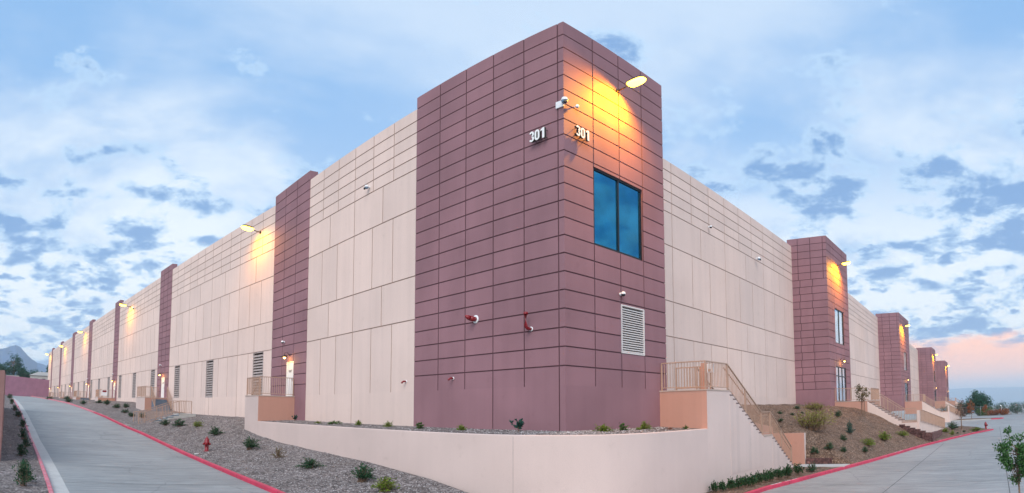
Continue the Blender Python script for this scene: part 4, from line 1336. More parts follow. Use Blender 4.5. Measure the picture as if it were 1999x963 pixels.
def door_lamp(at, nrm, label, power):
    n = Vector((nrm[0], nrm[1], 0)); o = Vector(at); up = Vector((0, 0, 1))
    t = thing('door_lamp', at, label, 'door lamp', 'small shaded lamps over the doors')
    mb = MB(); mb.lathe(o + n * .0, [(.06, 0), (.06, .02)], 10, n); mb.tube([o + n * .02, o + n * .18 + up * .16, o + n * .34 + up * .14, o + n * .36 + up * .02], .016, 6); mb.build('arm', [M['lamp_body']], t)
    c = o + n * .36
    mb = MB(); mb.lathe(c + up * .02, [(.04, 0), (.07, -.04), (.21, -.15), (.20, -.155), (.05, -.03)], 16); mb.build('shade', [M['lamp_body']], t)
    mb = MB(); mb.lathe(c - up * .06, [(.02, 0), (.07, -.03), (.085, -.09), (.05, -.14), (.01, -.15)], 12); mb.build('bulb', [M['lamp_glow_small']], t)
    l = bpy.data.lights.new('lamp_light', 'POINT'); l.energy = power; l.color = (1.0, .58, .12); l.shadow_soft_size = .08
    lo = bpy.data.objects.new('lamp_light', l); scene.collection.objects.link(lo); lo.parent = t; lo.location = T(c - up * .3) - WORLD_AT[t.name]


ordn = ['nearest', 'second', 'third', 'fourth', 'fifth', 'sixth', 'farthest']
for i, (a, b, fl) in enumerate(DOORS):
    n = LEFT_N(a); p = left_line((a + b) / 2)
    door_lamp((p[0] + n[0] * .03, p[1] + n[1] * .03, fl + 2.46), n, 'small yellow lamp over the %s white door of the left facade' % ordn[i], 14)
for i, b in enumerate(BAYS):
    door_lamp((b['u'], (b['v0'] + b['v1']) / 2 - .1, 4.05), (-1, 0), 'small yellow lamp over the glass entrance of the %s mauve bay' % ['second', 'third', 'fourth', 'last'][i], 12)


def dome_camera(at, nrm, label, big=False):
    n = Vector((nrm[0], nrm[1], 0)).normalized(); o = Vector(at); k = big if big else .52; up = Vector((0, 0, 1))
    t = thing('security_camera', at, label, 'security camera', 'white security cameras on the facades')
    mb = MB(); mb.lathe(o, [(.10 * k, 0), (.10 * k, .03)], 14, n); mb.tube([o + n * .02, o + n * .2 * k + up * .02], .05 * k, 10); mb.build('mount', [M['white']], t)
    c = o + n * .28 * k
    mb = MB(); mb.lathe(c, [(.02 * k, .15 * k), (.12 * k, .12 * k), (.165 * k, 0), (.165 * k, -.04 * k), (.15 * k, -.05 * k)], 18); mb.build('housing', [M['white']], t)
    mb = MB(); mb.lathe(c - up * .05 * k, [(.145 * k, 0), (.135 * k, -.06 * k), (.09 * k, -.125 * k), (.01, -.15 * k)], 18); mb.build('dome', [M['bluegrey' if big else 'black']], t)
    if big: mb = MB(); mb.lathe(c + n * .09 - up * .12, [(.02, -.02), (.06, .0), (.06, .05), (.02, .06)], 14, n); mb.build('lens', [M['black']], t)
    return t


t = dome_camera((-.02, -.02, 10.62), (-.75, -.66), 'large white dome camera on the corner edge of the mauve tower', .74)
mb = MB(); mb.box(-.03, .30, -.05, 0, 10.48, 10.74); mb.build('backplate', [M['white']], t)
mb = MB(); mb.tube([(0, .5, 10.66), (-.16, .5, 10.66), (-.16, .5, 10.58)], .025, 8); mb.lathe((-.16, .5, 10.58), [(.05, 0), (.07, .05), (.05, .12)], 12); mb.build('side_sensor', [M['white']], t)
dome_camera((0, 3.02, 4.2), (-1, 0), 'small white camera above the louver on the right face of the corner tower')
dome_camera((12.0, 0, 10.95), (0, -1), 'white camera high on the pale wall left of the corner tower', .62)
dome_camera((3.5, 17.1, 11.0), (-1, 0), 'small white camera high on the right pale wall, nearer the corner tower')
dome_camera((3.53, 24.5, 10.65), (-1, 0), 'white dome camera high on the right pale wall, nearer the second bay', .72)
dome_camera((4.6, 52.0, 10.4), (-1, 0), 'tiny white camera on the pale wall beyond the second bay', .72)
s = 61.0; dome_camera((*left_line(s), 11.9), LEFT_N(s), 'tiny white camera below the second floodlight of the left facade', .8)
for i, (a, b, fl) in enumerate(DOORS[:5]):
    s = b + .35 if i == 0 else b + .2; p = left_line(s); n = LEFT_N(s)
    dome_camera((p[0] + n[0] * .03, p[1] + n[1] * .03, 4.15), n, 'small white camera above the %s door of the left facade' % ordn[i])


def fire_pipe(at, kind, label):
    u, v, z = at; t = thing('fire_pipe', at, label, 'red pipe', 'red fire pipes on the tower and wall')
    mb = MB()
    if kind == 'horn':
        mb.tube([(u, v, z), (u, v - .14, z), (u + .03, v - .26, z + .02)], [.085, .092, .095], 14)
        mb.tube([(u + .03, v - .262, z + .02), (u + .05, v - .36, z + .05), (u + .07, v - .46, z + .10)], [.093, .08, .03], 14)
    elif kind == 'elbow':
        mb.tube([(u, v, z), (u, v - .16, z), (u, v - .24, z + .04), (u, v - .27, z + .12), (u, v - .27, z + .48)], .055, 12)
        mb.lathe((u, v - .27, z + .46), [(.075, 0), (.075, .07), (.05, .09)], 12)
    else:
        mb.tube([(u, v, z), (u, v - .12, z + .01), (u + .01, v - .2, z - .03), (u + .02, v - .23, z - .08)], .036, 12)
    mb.build('pipe', [M['red']], t)
    r = {'horn': .155, 'elbow': .08, 'spout': .055}[kind]
    mb = MB(); mb.lathe((u, v - .001, z), [(r, 0), (r, .025), (r * .7, .03)], 20, (0, -1, 0)); mb.build('flange', [M['white']], t)


fire_pipe((4.27, 0, 3.40), 'horn', 'stubby red pipe with white flange, left of the upright one on the mauve tower')
fire_pipe((1.47, 0, 2.76), 'elbow', 'upright red L shaped pipe on the left face of the mauve tower')
fire_pipe((5.56, 0, 1.28), 'spout', 'small red spout low on the left face of the mauve tower')
fire_pipe((8.72, 0, 1.27), 'spout', 'small red spout low on the pale wall beside the mauve tower')


def hydrant(at, yaw):
    u, v, z = at; mb = MB()
    prof = [(.15, 0), (.15, .04), (.095, .05), (.092, .30), (.10, .40), (.135, .41), (.135, .45), (.12, .46), (.115, .55), (.085, .62), (.04, .655), (.03, .66), (.03, .71), (.005, .715)]
    mb.lathe((0, 0, 0), prof, 20); body = mb
    t = thing('fire_hydrant', at, None, 'fire hydrant', 'red fire hydrants')
    WORLD_AT[t.name] = Vector((0, 0, 0))
    body.build('body', [M['red']], t)
    c, s = math.cos(yaw), math.sin(yaw)
    for (a, r, l) in ((0, .075, .19), (1.57, .055, .17), (-1.57, .055, .17)):
        d = (math.cos(yaw + a), math.sin(yaw + a), 0); mb = MB(); mb.lathe((0, 0, .37), [(r * .8, .07), (r * .8, l - .05), (r, l - .05), (r, l), (.02, l + .005), (.02, l + .03)], 14, d); mb.build('nozzle', [M['red']], t)
    WORLD_AT[t.name] = T(at)
    return t


h1 = hydrant((17.48, -6.02, -2.28), 3.6); h1.scale = (1.1,) * 3; h1['label'] = 'red fire hydrant on the gravel bank beside the left lane'
h2 = copy_tree(h1, label='small distant red fire hydrant on the tip of the right planting bed', loc=T((-11.2, 49.7, -3.02)), rot=(0, 0, 1.0), scale=(1.12,) * 3)
mb = MB(); mb.lathe((17.3, -6.55, -2.40), [(.16, 0), (.16, .05), (.12, .06)], 14); tag(mb.build('valve_cover', [M['pad']], origin=(17.3, -6.55, -2.4)), 'round pale valve cover set in gravel beside the red hydrant', 'valve cover')

# far street lamps
def street_lamp(at, h, label):
    t = thing('street_lamp', at, label, 'street lamp', 'far street lamps')
    u, v, z = at; mb = MB(); mb.tube([(u, v, z), (u, v, z + h), (u - .5, v, z + h + .3)], [.11, .08, .05], 8); mb.build('pole', [M['steel']], t)
    mb = MB(); mb.box(u - 1.1, u - .5, v - .16, v + .16, z + h + .22, z + h + .34); hd = mb.build('head', [M['lamp_body']], t)
    mb = MB(); mb.box(u - 1.05, u - .55, v - .13, v + .13, z + h + .16, z + h + .218); mb.build('lens', [plain('street_lens', (1, 1, 1), .4, emit=(.9, .95, 1.0), emit_s=14)], hd)


street_lamp((-13.4, 225, -12), 9.6, 'lit street lamp beyond the far fence')
street_lamp((-20.5, 240, -12), 9.0, 'lit street lamp beyond the far fence at the right border')

# small far buildings behind the plum wall
def far_house(at, w, d, h, rf, label, group):
    u, v, z = at; t = thing('house', at, label, 'house', group)
    mb = MB(); mb.box(u - d, u, v, v + w, z - 3, z + h); mb.build('wall', [plain('far_stucco', (.46, .42, .38), .8, var=.1)], t)
    mb = MB(); e = .4
    if rf == 'hip':
        b = [(u - d - e, v - e, z + h), (u + e, v - e, z + h), (u + e, v + w + e, z + h), (u - d - e, v + w + e, z + h)]
        tp = [(u - d * .55, v + w * .3, z + h + 1.4), (u - d * .45, v + w * .3, z + h + 1.4), (u - d * .45, v + w * .7, z + h + 1.4), (u - d * .55, v + w * .7, z + h + 1.4)]
        mb.hexa(b, tp)
    else: mb.box(u - d - .1, u + .1, v - .1, v + w + .1, z + h, z + h + .5)
    mb.build('roof', [plain('far_roof', (.36, .33, .30), .8, var=.1)], t)
    for k in range(3):
        mb = MB(); a = v + w * (k + .6) / 3.4; mb.box(u - d - .06, u - d + .02, a, a + 1.1, z + h * .35, z + h * .75); wi = mb.build('window', [M['frame']], t)


far_house((206, -18.6, 4.5), 9, 8, 4.2, 'hip', 'low pale house with hipped roof behind the plum wall', 'far houses')
far_house((190, -29, 4.0), 7, 8, 3.2, 'flat', 'flat roofed pale building behind the far trees on the left', 'far houses')
mb = MB(); mb.box(196, 197, -22, -10, 3, 6.6); mb.mi = 1; mb.box(195.9, 197.1, -22.1, -9.9, 6.6, 6.8)
tag(mb.build('far_wall', [plain('grey_far_wall', (.25, .26, .30), .8, var=.1), M['pad']], origin=(196, -16, 3)), 'grey block wall standing behind the plum boundary wall', 'wall')
# ------------------------------------------------------------------ plants
def leaf(bm, p, d, up, L, W, mi):
    """One folded leaf as two triangles sharing the midrib."""
    d = d.normalized(); s = d.cross(up)
    if s.length < 1e-3: s = Vector((1, 0, 0))
    s.normalize(); n = s.cross(d)
    a = bm.verts.new(p); b = bm.verts.new(p + d * L); m1 = bm.verts.new(p + d * L * .5 + s * W * .5 + n * W * .15); m2 = bm.verts.new(p + d * L * .5 - s * W * .5 + n * W * .15)
    for f in (bm.faces.new((a, m1, b)), bm.faces.new((a, b, m2))): f.material_index = mi; f.smooth = False


def rv(r): return Vector((r.gauss(0, 1), r.gauss(0, 1), r.gauss(0, 1))).normalized()


def stem(bm, a, b, r0, r1, mi, n=4):
    d = (b - a).normalized(); x = d.cross(Vector((0.3, .1, 1))).normalized(); y = d.cross(x)
    A = [bm.verts.new(a + (x * math.cos(6.283 * k / n) + y * math.sin(6.283 * k / n)) * r0) for k in range(n)]
    B = [bm.verts.new(b + (x * math.cos(6.283 * k / n) + y * math.sin(6.283 * k / n)) * r1) for k in range(n)]
    for k in range(n):
        f = bm.faces.new((A[k], A[(k + 1) % n], B[(k + 1) % n], B[k])); f.material_index = mi; f.smooth = True


def shrub_mesh(kind, seed):
    """Unit shrub: about 1 wide and 1 tall before scaling."""
    r = random.Random(seed); bm = bmesh.new()
    nst, nl, LL, WW = {'d': (46, 16, .13, .045), 'y': (50, 14, .11, .05), 'l': (16, 12, .17, .10), 'g': (8, 14, .20, .13), 's': (40, 14, .13, .05),
                       'h': (34, 18, .16, .075), 'w': (90, 14, .10, .018), 'k': (50, 18, .10, .05), 'b': (44, 8, .10, .03), 'r': (24, 10, .14, .07)}[kind]
    for i in range(nst):
        a = r.uniform(0, 6.283)
        tilt = {'h': r.uniform(.0, .75), 'w': r.uniform(.1, 1.0), 'k': r.uniform(0, 1.3), 'g': r.uniform(.1, .7)}.get(kind, r.uniform(.1, 1.45))
        ln = r.uniform(.55, 1.0) * (1.0 if kind != 'h' else (1.05 if r.random() < .25 else .85))
        d = Vector((math.cos(a) * math.sin(tilt), math.sin(a) * math.sin(tilt), math.cos(tilt)))
        rx = .52; rz = 1.0
        base = Vector((r.uniform(-.12, .12), r.uniform(-.12, .12), 0)) * (2.2 if kind in 'hw' else 1)
        pts = []
        for k in range(4):
            t = k / 3
            q = base + Vector((d.x * rx, d.y * rx, d.z * rz)) * ln * t
            q.z += (.06 if kind == 'w' else .10) * math.sin(t * 3.1) ; q += rv(r) * .02
            q.z = max(q.z, .01); pts.append(q)
        for p, q in zip(pts, pts[1:]): stem(bm, p, q, .010, .006, 1, 3)
        for k in range(nl):
            t = r.uniform(.25 if kind != 'k' else .1, 1.02); j = min(2, int(t * 3)); f = t * 3 - j
            p = pts[j].lerp(pts[j + 1], min(1, f)) + rv(r) * .03
            p.z = max(.01, p.z)
            dd = (d * .7 + rv(r) * .9 + Vector((0, 0, .25)))
            leaf(bm, p, dd, rv(r), LL * r.uniform(.6, 1.3), WW * r.uniform(.7, 1.3), 0)
    me = bpy.data.meshes.new('shrub'); bm.to_mesh(me); bm.free()
    me.materials.append(M['leaf_' + {'s': 'd', 'g': 'k'}.get(kind, kind)]); me.materials.append(M['bark'])
    return me


_sh = {}


def shrub(u, v, z, w, h, kind, label, group, name='shrub'):
    key = (kind, rnd.randrange(3))
    if key not in _sh: _sh[key] = shrub_mesh(kind, hash(kind) % 7 * 0 + ord(kind) * 10 + key[1])
    o = bpy.data.objects.new(name, _sh[key]); scene.collection.objects.link(o)
    o.location = T((u, v, z - .02)); o.rotation_euler = (0, 0, rnd.uniform(0, 6.28)); o.scale = (w * 1.12, w * 1.12, h * 1.05)
    tag(o, label, 'shrub', group); return o


ORD = ['first', 'second', 'third', 'fourth', 'fifth', 'sixth', 'seventh', 'eighth', 'ninth', 'tenth', 'eleventh', 'twelfth', 'thirteenth']
SLOPE = [
    (30.53, -5.46, -1.43, 0.93, 0.48, 'd', 'dark green low shrub on the gravel bank just right of the bank staircase'),
    (28.75, -4.82, -1.39, 1.00, 0.54, 'd', 'dark green spreading shrub on the gravel bank, second right of the bank staircase'),
    (26.91, -4.02, -1.33, 0.72, 0.45, 'y', 'yellow green shrub between dark ones on the gravel bank below the pale wall'),
    (22.39, -4.12, -1.64, 0.86, 0.55, 'd', 'dark green shrub just above and right of the red hydrant'),
    (15.66, -4.37, -2.03, 0.96, 0.63, 'd', 'bushy dark green shrub on gravel right of the red hydrant below the retaining wall'),
    (12.03, -4.34, -2.13, 0.72, 0.60, 'b', 'sparse dry brown shrub on the gravel bank'),
    (8.59, -4.43, -2.23, 0.95, 0.43, 'd', 'low wide dark green shrub on gravel right of the dry brown one'),
    (5.13, -4.20, -2.37, 0.90, 0.62, 'd', 'rounded dark green shrub on gravel, nearest the camera beside a yellow green one'),
    (3.54, -4.34, -2.49, 0.99, 0.45, 'y', 'yellow green spreading shrub at the bottom of the gravel bank, nearest the camera'),
    (40.44, -6.49, -1.02, 0.78, 0.40, 'd', 'dark shrub by the kerb left of the bank staircase'),
    (38.35, -5.84, -1.08, 0.83, 0.45, 'd', 'dark shrub beside the lower end of the bank staircase on its far side'),
    (44.25, -6.50, -0.78, 0.87, 0.38, 'd', 'low dark shrub by the kerb below the second landing of the left facade'),
    (50.03, -5.68, -0.38, 0.84, 0.53, 'd', 'dark shrub on gravel just left of the second landing'),
    (50.67, -6.50, -0.42, 0.95, 0.54, 'd', 'dark shrub on gravel, second left of the second landing'),
    (56.39, -6.88, -0.15, 1.05, 0.64, 'd', 'dark bushy shrub on gravel right of the third landing'),
    (60.27, -7.39, -0.01, 1.05, 0.52, 'd', 'dark shrub on gravel under the third landing'),
    (60.19, -9.33, -0.22, 1.00, 0.55, 'd', 'dark shrub near the kerb left of the third landing'),
    (67.33, -10.86, -0.06, 1.35, 0.56, 'd', 'wide dark shrub near the kerb below the fourth pilaster'),
    (82.16, -10.38, 0.32, 1.28, 0.64, 'd', 'distant dark shrub at the fifth pilaster of the left facade'),
    (90.40, -13.0, 0.28, 1.39, 0.61, 'd', 'farthest dark shrub along the left kerb')]
for (u, v, z, w, h, k, lab) in SLOPE: shrub(u, v, z, w, h, k, lab, 'shrubs on the gravel bank')
STRIP = [(6.22, -14.85, -2.64, .46, .62), (7.1, -14.75, -2.62, .40, .40), (10.2, -14.95, -2.56, .34, .30), (14.4, -15.2, -2.48, .42, .50), (18.4, -15.1, -2.38, .40, .42), (22.87, -15.4, -2.28, .45, .51), (28.77, -15.6, -1.87, .45, .49), (36.73, -16.2, -1.41, .5, .46),
         (42.85, -16.8, -1.03, .5, .44), (54.27, -17.6, -.52, .55, .51), (75.88, -19.0, .12, .7, .60)]
for i, (u, v, z, w, h) in enumerate(STRIP):
    shrub(u, v, z, w * 1.3, h * 1.35, 's', '%s dark green shrub, counted from the camera, in the gravel strip behind the left kerb' % ORD[i], 'shrubs in the left gravel strip')
PLANTER = [(18.9, -.55, -.63, .46, .36, 'g', 'leafy shrub in front of the tan face of the nearest landing'), (14.6, -1.2, -.66, .36, .16, 'y', 'small yellow plant just right of the nearest landing behind the retaining wall'),
           (13.3, -1.0, -.66, .66, .24, 'l', 'flat spreading plant above the left part of the retaining wall'), (11.2, -.85, -.65, .40, .26, 'y', 'small yellow green plant in front of the pale wall above the retaining wall'),
           (8.9, -.75, -.65, .42, .28, 'y', 'yellow green plant at the joint of pale wall and mauve tower'), (6.5, -.9, -.65, .46, .33, 'l', 'green plant in gravel under the small red spout of the tower'),
           (4.1, -.8, -.65, .42, .25, 'y', 'rounded yellow green plant at the tower foot under the stubby red pipe'), (1.5, -.6, -.64, .56, .46, 'g', 'blue green leafy plant at the tower foot nearest the corner'),
           (-.55, 1.2, -.65, .62, .28, 'y', 'bright yellow green wide plant right of the tower corner'), (-.55, 2.3, -.65, .42, .34, 'l', 'rounded green plant below the louver of the tower'),
           (-.75, 2.95, -.66, .28, .15, 'y', 'tiny yellow green plant below the louver of the tower'), (-.7, 3.5, -.66, .50, .32, 'y', 'yellow green plant left of the tan stair block'),
           (-1.3, 4.2, -.68, .30, .13, 'r', 'small rusty plant at the foot of the tan stair block'), (-1.6, 4.75, -.69, .26, .18, 'l', 'small green plant at the corner of the tan stair block')]
for (u, v, z, w, h, k, lab) in PLANTER: shrub(u, v, z, w, h, k, lab, 'plants in the bed at the tower foot', 'plant')
HEDGE = [(-2.34, 5.5, .34, .42), (-2.48, 5.85, .30, .40), (-2.66, 6.2, .34, .44), (-2.8, 6.6, .36, .48), (-2.9, 7.0, .34, .50), (-3.0, 7.4, .36, .52), (-3.02, 8.1, .33, .50), (-3.1, 8.6, .32, .50), (-3.12, 9.1, .38, .50), (-3.3, 9.7, .42, .54), (-3.45, 10.3, .50, .58), (-3.5, 11.6, .46, .48), (-3.7, 13.0, .50, .44)]
for i, (u, v, w, h) in enumerate(HEDGE):
    shrub(u, v, -3.06, w * 1.12, h * 1.05, 'h' if i < 12 else 'd', '%s upright dark green shrub from the left in the row below the pale stair wall' % ORD[i], 'hedge row along the right kerb')
HILL = [(0.85, 24.46, -0.07, 0.52, 0.26, 'd', 'small dark shrub on the bank crest, topmost and nearest the second bay'), (0.39, 19.87, -0.34, 0.40, 0.22, 'd', 'small dark shrub at the bank crest just right of the stair railing'),
        (0.07, 21.30, -0.44, 0.40, 0.17, 'd', 'tiny dark shrub in the middle of the bank crest'), (0.10, 23.28, -0.38, 0.32, 0.17, 'd', 'tiny dark shrub on the bank crest, rightmost of the low ones'),
        (-0.41, 17.94, -0.73, 0.40, 0.2, 'd', 'small dark shrub just above the tan end wall'), (-1.21, 27.46, -0.79, 0.55, 0.48, 'd', 'dark shrub right of the wispy bush below the entrance landing'),
        (-1.9, 19.4, -1.35, 2.1, 1.35, 'w', 'large wispy olive bush in the middle of the brown bank'), (0.4, 27.0, -.15, 1.5, .6, 'w', 'low wispy bush at the foot of the second mauve bay'), (-3.18, 22.89, -1.77, 0.62, 0.85, 'k', 'upright blue green conifer like shrub on the brown bank'),
        (-3.38, 20.29, -2.03, 0.46, 0.46, 'd', 'round dark shrub below the blue green one'), (-2.58, 17.1, -1.75, 0.56, 0.41, 'd', 'dark shrub beside the edge of the tan end wall'),
        (-3.36, 17.4, -2.15, 0.55, 0.46, 'd', 'dark shrub just above the near brown block wall'), (-4.02, 17.9, -2.5, 0.46, 0.36, 'd', 'dark shrub near the kerb right of the near block wall'),
        (-4.48, 22.12, -2.45, 0.95, 0.54, 'y', 'bright yellow green shrub low on the brown bank, leftmost of three'), (-4.71, 20.02, -2.72, 0.44, 0.42, 'd', 'small dark shrub in front of the leftmost yellow green shrub'),
        (-4.77, 25.74, -2.37, 1.11, 0.62, 'y', 'yellow green shrub low on the brown bank, middle one of three'), (-5.42, 29.88, -2.43, 0.99, 0.46, 'y', 'yellow green shrub low on the brown bank, rightmost of three'),
        (-7.6, 41.0, -2.72, 0.85, 0.45, 'y', 'yellow green low shrub behind the far block wall'), (-8.0, 45.11, -2.8, 1.31, 0.78, 'd', 'large dark shrub at the foot of the second staircase'),
        (-8.33, 39.75, -2.90, 0.64, 0.46, 'y', 'small green shrub near the kerb right of the far block wall'), (-9.16, 44.0, -2.95, 0.40, 0.22, 'd', 'tiny dark shrub by the small tree near the hydrant'),
        (-10.2, 46.6, -3.03, 1.5, 0.40, 'y', 'low grassy yellow green shrub beside the distant hydrant'), (-8.7, 42.0, -2.92, 0.30, 0.16, 'd', 'tiny dark shrub in the right planting bed')]
for (u, v, z, w, h, k, lab) in HILL: shrub(u, v, hill_z(u, v), w, h, k, lab, 'shrubs on the brown bank')


def tree(name, at, h, cw, ch, leafk, label, group=None, seed=1, nl=1500, ls=.10, trunk=.05, stakes=False, fork=0, sparse=1.0):
    """Tapered trunk, limbs, and a crown of leaf sprays gathered in clumps with gaps between."""
    r = random.Random(seed); t = thing(name, at, label, 'tree', group); Z = Vector((0, 0, 1))
    bm = bmesh.new(); top = h - ch * .35; tips = []
    p0 = Vector((0, 0, 0)); starts = []
    ntr = 2 if fork else 1
    for j in range(ntr):
        p = p0 + Vector((.08 * j * fork, .05 * j * fork, 0)); pts = [p]
        for k in range(1, 6):
            pts.append(Vector((p.x + r.uniform(-.02, .02) * h * .3 + fork * (j - .5) * .25 * k / 5, p.y + r.uniform(-.02, .02) * h * .3, top * k / 5)))
        for k in range(5): stem(bm, pts[k], pts[k + 1], trunk * (1 - k * .15), trunk * (1 - (k + 1) * .15), 0, 8)
        for k in range(9 + int(cw * 2.5)):
            tt = r.uniform(max(.3, (h - ch) / h), .98); i = min(4, int(tt * 5)); starts.append((pts[i].lerp(pts[i + 1], tt * 5 - i), tt))
    zc = h - ch / 2
    for (p, tt) in starts:
        for q in range(2):
            d = rv(r); tip = Vector((d.x * cw * .5, d.y * cw * .5, zc + d.z * ch * .5)); tip = p.lerp(tip, r.uniform(.6, 1.0)); tip.z = max(tip.z, h - ch * .92)
            mid = p.lerp(tip, .5) + Z * .04 * h
            stem(bm, p, mid, trunk * .4, trunk * .25, 0, 5); stem(bm, mid, tip, trunk * .25, trunk * .08, 0, 4); tips += [tip, mid.lerp(tip, .55)]
    me = bpy.data.meshes.new('trunk'); bm.to_mesh(me); bm.free(); me.materials.append(M['bark'])
    o = bpy.data.objects.new('trunk', me); scene.collection.objects.link(o); o.parent = t
    bm = bmesh.new(); per = max(4, int(nl / len(tips)))
    for c in tips:
        rad = cw * r.uniform(.09, .19) * sparse
        for k in range(per):
            d = rv(r); q = c + Vector((d.x, d.y, d.z * .8)) * rad * r.uniform(.15, 1.0)
            leaf(bm, q, d * .6 + rv(r) * .7 - Z * .25, rv(r), ls * r.uniform(.6, 1.3), ls * .5 * r.uniform(.7, 1.2), 0)
    me = bpy.data.meshes.new('crown'); bm.to_mesh(me); bm.free(); me.materials.append(M[leafk])
    o = bpy.data.objects.new('crown', me); scene.collection.objects.link(o); o.parent = t
    if stakes:
        for s in (-1, 1):
            bm = bmesh.new(); stem(bm, Vector((.55 * s, .25 * s, -.1)), Vector((.42 * s, .2 * s, 1.45)), .03, .03, 0, 6)
            me = bpy.data.meshes.new('stake'); bm.to_mesh(me); bm.free(); me.materials.append(M['bark'])
            o = bpy.data.objects.new('stake', me); scene.collection.objects.link(o); o.parent = t
    return t


tree('young_tree', (-12.82, .60, -3.22), 2.62, .95, 1.5, 'leaf_t', 'young leafy green tree in the right foreground on the concrete', seed=4, nl=3000, ls=.085, trunk=.035)
tree('young_tree', (-2.45, 30.2, hill_z(-2.45, 30.2) - .02), 2.55, 1.3, 1.35, 'leaf_b', 'young staked tree with bronze green leaves on the brown bank', seed=9, nl=560, ls=.14, trunk=.03, stakes=True, sparse=.8)
tree('young_tree', (-8.83, 46.8, -2.78), 3.2, 1.35, 2.2, 'leaf_p', 'thin plum leaved tree with forked trunk beside the distant hydrant', seed=6, nl=620, ls=.11, trunk=.035, fork=1, sparse=.7)
tree('young_tree', (-8.2, 87.0, -3.1), 3.3, 1.5, 2.3, 'leaf_r', 'rust red young tree on the parking island', 'rust red trees of the far lot', seed=12, nl=900, ls=.16, trunk=.05)
tree('young_tree', (-10.2, 104, -3.0), 2.4, 1.2, 1.7, 'leaf_r', 'small rust red tree farther back by the lot fence', 'rust red trees of the far lot', seed=15, nl=800, ls=.16, trunk=.05)
tree('broad_tree', (-8.6, 121, -4.6), 6.9, 6.0, 5.2, 'leaf_far', 'big rounded green tree beyond the lot fence', seed=21, nl=9000, ls=.32, trunk=.16, sparse=1.35)
tree('broad_tree', (-5.2, 122, -4.6), 4.6, 4.0, 3.4, 'leaf_far', 'smaller green tree left of the big rounded one beyond the fence', seed=22, nl=2600, ls=.28, trunk=.12, sparse=1.2)
tree('broad_tree', (-10.2, 116, -4.4), 3.0, 4.0, 2.6, 'leaf_l', 'pale green low tree in front of the big rounded one beyond the fence', seed=23, nl=2400, ls=.24, trunk=.1, sparse=1.3)
for i, (u, v, h, w, k, lab) in enumerate([(-13.6, 118, 2.5, 4.2, 'leaf_far', 'dark hedge bush behind the fence right of the big tree'), (-17.0, 117, 2.9, 4.6, 'leaf_far', 'dark hedge bush behind the fence near the right border'),
                                         (-20.5, 116, 3.2, 4.8, 'leaf_far', 'dark hedge bush behind the fence at the right border'), (-24.5, 115, 3.0, 4.8, 'leaf_far', 'dark hedge bush behind the fence past the right border'),
                                         (-1.5, 122, 2.6, 4.2, 'leaf_far', 'dark bush behind the fence at the end of the right facade'), (-11.6, 106, 1.1, 2.6, 'leaf_r', 'red flowering bush in front of the fence, left one'),
                                         (-13.7, 105.5, 1.3, 2.8, 'leaf_r', 'red flowering bush in front of the fence, right one')]):
    tree('bush', (u, v, -4.3 if k == 'leaf_far' else -3.05), h + (1.2 if k == 'leaf_far' else 0), w, h * .95, k, lab, 'bushes along the far fence', seed=30 + i, nl=1900, ls=.22, trunk=.08, sparse=1.35)
# kerbed island with the rust tree
mb = MB(); q = [(-4, 83), (-11.5, 84), (-13.2, 86), (-12.6, 88.5), (-9, 90), (-4, 90)]
mb.hexa([(*p, -3.4) for p in q], [(*p, -2.97) for p in q]); structure(mb, 'parking_island', M['mulch'])
kerb([(-4, 82.8, -3.1), (-11.5, 83.8, -3.1)], 'kerb', M['kerb_grey'], 1)
kerb(dense([(-11.4, 83.78, -3.1), (-12.6, 84.4, -3.1), (-13.4, 86, -3.1), (-13.0, 88.3, -3.1)], .5), 'red_kerb', M['kerb_red'], 1)

FAR = [((217, -25.4, 3.2), 15.0, 7.0, 10, 'big dark tree rising above the plum wall under the mountain'), ((212, -29.5, 3.2), 10.5, 6.0, 7.5, 'dark tree left of the big one behind the plum wall'),
       ((214, -21.6, 3.2), 9.5, 5.0, 6.5, 'dark tree right of the big one behind the plum wall'), ((236, -18.5, 4), 8.6, 7.5, 6, 'rounded green tree behind the hipped house'),
       ((244, -13.2, 4), 8.2, 6.5, 5, 'green tree behind the right end of the hipped house'), ((214, -11.4, 4), 10.5, 3.6, 6, 'narrow dark tree next to the far end of the warehouse'), ((216, -34.5, 3.2), 9.5, 6, 7, 'dark tree at the left border behind the wall')]
for i, (at, h, w, c, lab) in enumerate(FAR):
    tree('broad_tree', at, h, w, c, 'leaf_far', lab, 'far trees behind the plum wall', seed=50 + i, nl=3000, ls=.5, trunk=.22, sparse=1.25)

# loose stones on the near parts of both banks
def stones(name, mat, pts, seed):
    r = random.Random(seed); bm = bmesh.new()
    for (u, v, z) in pts:
        k = r.uniform(.012, .030); a = r.uniform(0, 6.28); c, s = math.cos(a), math.sin(a)
        e = [Vector((k * r.uniform(.7, 1.4), 0, 0)), Vector((0, k * r.uniform(.7, 1.2), 0)), Vector((0, 0, k * r.uniform(.5, .9)))]
        vs = []
        for ax in e:
            for sg in (1, -1):
                q = ax * sg; q = Vector((q.x * c - q.y * s, q.x * s + q.y * c, q.z)) + Vector((r.uniform(-.3, .3), r.uniform(-.3, .3), r.uniform(-.2, .2))) * k
                vs.append(bm.verts.new(T((u, v, z)) + q))
        for x in (0, 1):
            for y in (2, 3):
                for w in (4, 5): bm.faces.new((vs[x], vs[y], vs[w]))
    bmesh.ops.recalc_face_normals(bm, faces=bm.faces)
    me = bpy.data.meshes.new(name); bm.to_mesh(me); bm.free(); me.materials.append(mat)
    o = bpy.data.objects.new(name, me); scene.collection.objects.link(o); o['kind'] = 'stuff'; return o


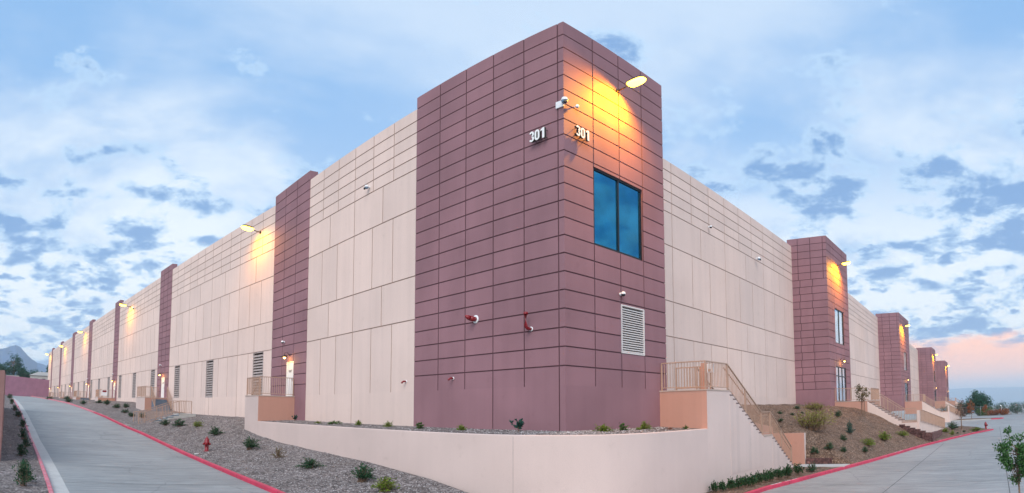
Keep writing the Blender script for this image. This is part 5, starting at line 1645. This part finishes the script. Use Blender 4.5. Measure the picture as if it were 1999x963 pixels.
def stone_mat(name, cols):
    m, nt, b = new_mat(name); gi = nt.nodes.new('ShaderNodeNewGeometry'); k = len(cols)
    nt.links.new(ramp_col(nt, gi.outputs['Random Per Island'], [((i + .5) / k, c) for i, c in enumerate(cols)]), b.inputs['Base Color']); b.inputs['Roughness'].default_value = .85
    return m


pts = []; r = random.Random(77)
for i in range(15000):
    s = 34 * r.random() ** 1.3; off = r.uniform(-6.8, -2.35 if s < 24.8 else -.1); p = left_plan(s, off)
    pts.append((*p, slope_z(s, off) + wob(p[0] * 1.1, p[1] * 1.3, .03) + .004))
stones('gravel_stones', stone_mat('granite_stones', [(.09, .08, .08), (.20, .18, .175), (.36, .33, .325), (.50, .47, .465), (.24, .20, .19)]), pts, 1)
pts = []
for i in range(3500):
    j = r.random() * (len(WALL_PLAN) - 1); k = int(j); f = j - k; a, b = WALL_PLAN[k], WALL_PLAN[k + 1]
    w = r.uniform(.12, .98); c, e = bld[k], bld[k + 1]
    p = (a[0] + (b[0] - a[0]) * f, a[1] + (b[1] - a[1]) * f); q = (c[0] + (e[0] - c[0]) * f, c[1] + (e[1] - c[1]) * f)
    pts.append((p[0] + (q[0] - p[0]) * w, p[1] + (q[1] - p[1]) * w, -.695 + .10 * w))
stones('gravel_stones', bpy.data.materials['granite_stones'], pts, 3)
pts = []
for i in range(9000):
    v = r.uniform(16.8, 34); a, b = (3.5 if v < 32.3 else .8), kerb_u(v) + .2; u = a + (b - a) * r.random()
    pts.append((u, v, hill_z(u, v) + .01))
stones('bark_mulch', stone_mat('mulch_chips', [(.09, .055, .038), (.16, .10, .07), (.24, .16, .12), (.34, .25, .20)]), pts, 2)
# ------------------------------------------------------------------ air
m = bpy.data.materials.new('haze'); m.use_nodes = True; nt = m.node_tree; nt.nodes.remove(nt.nodes['Principled BSDF'])
pv = nt.nodes.new('ShaderNodeVolumePrincipled'); pv.inputs['Density'].default_value = HAZE; pv.inputs['Color'].default_value = (.80, .925, 1.0, 1); pv.inputs['Anisotropy'].default_value = 0.2
nt.links.new(pv.outputs[0], nt.nodes['Material Output'].inputs['Volume'])
mb = MB(); mb.box(-16500, 16500, -16500, 16500, -85, 330)
tag(mb.build('haze', [m]), kind='stuff')
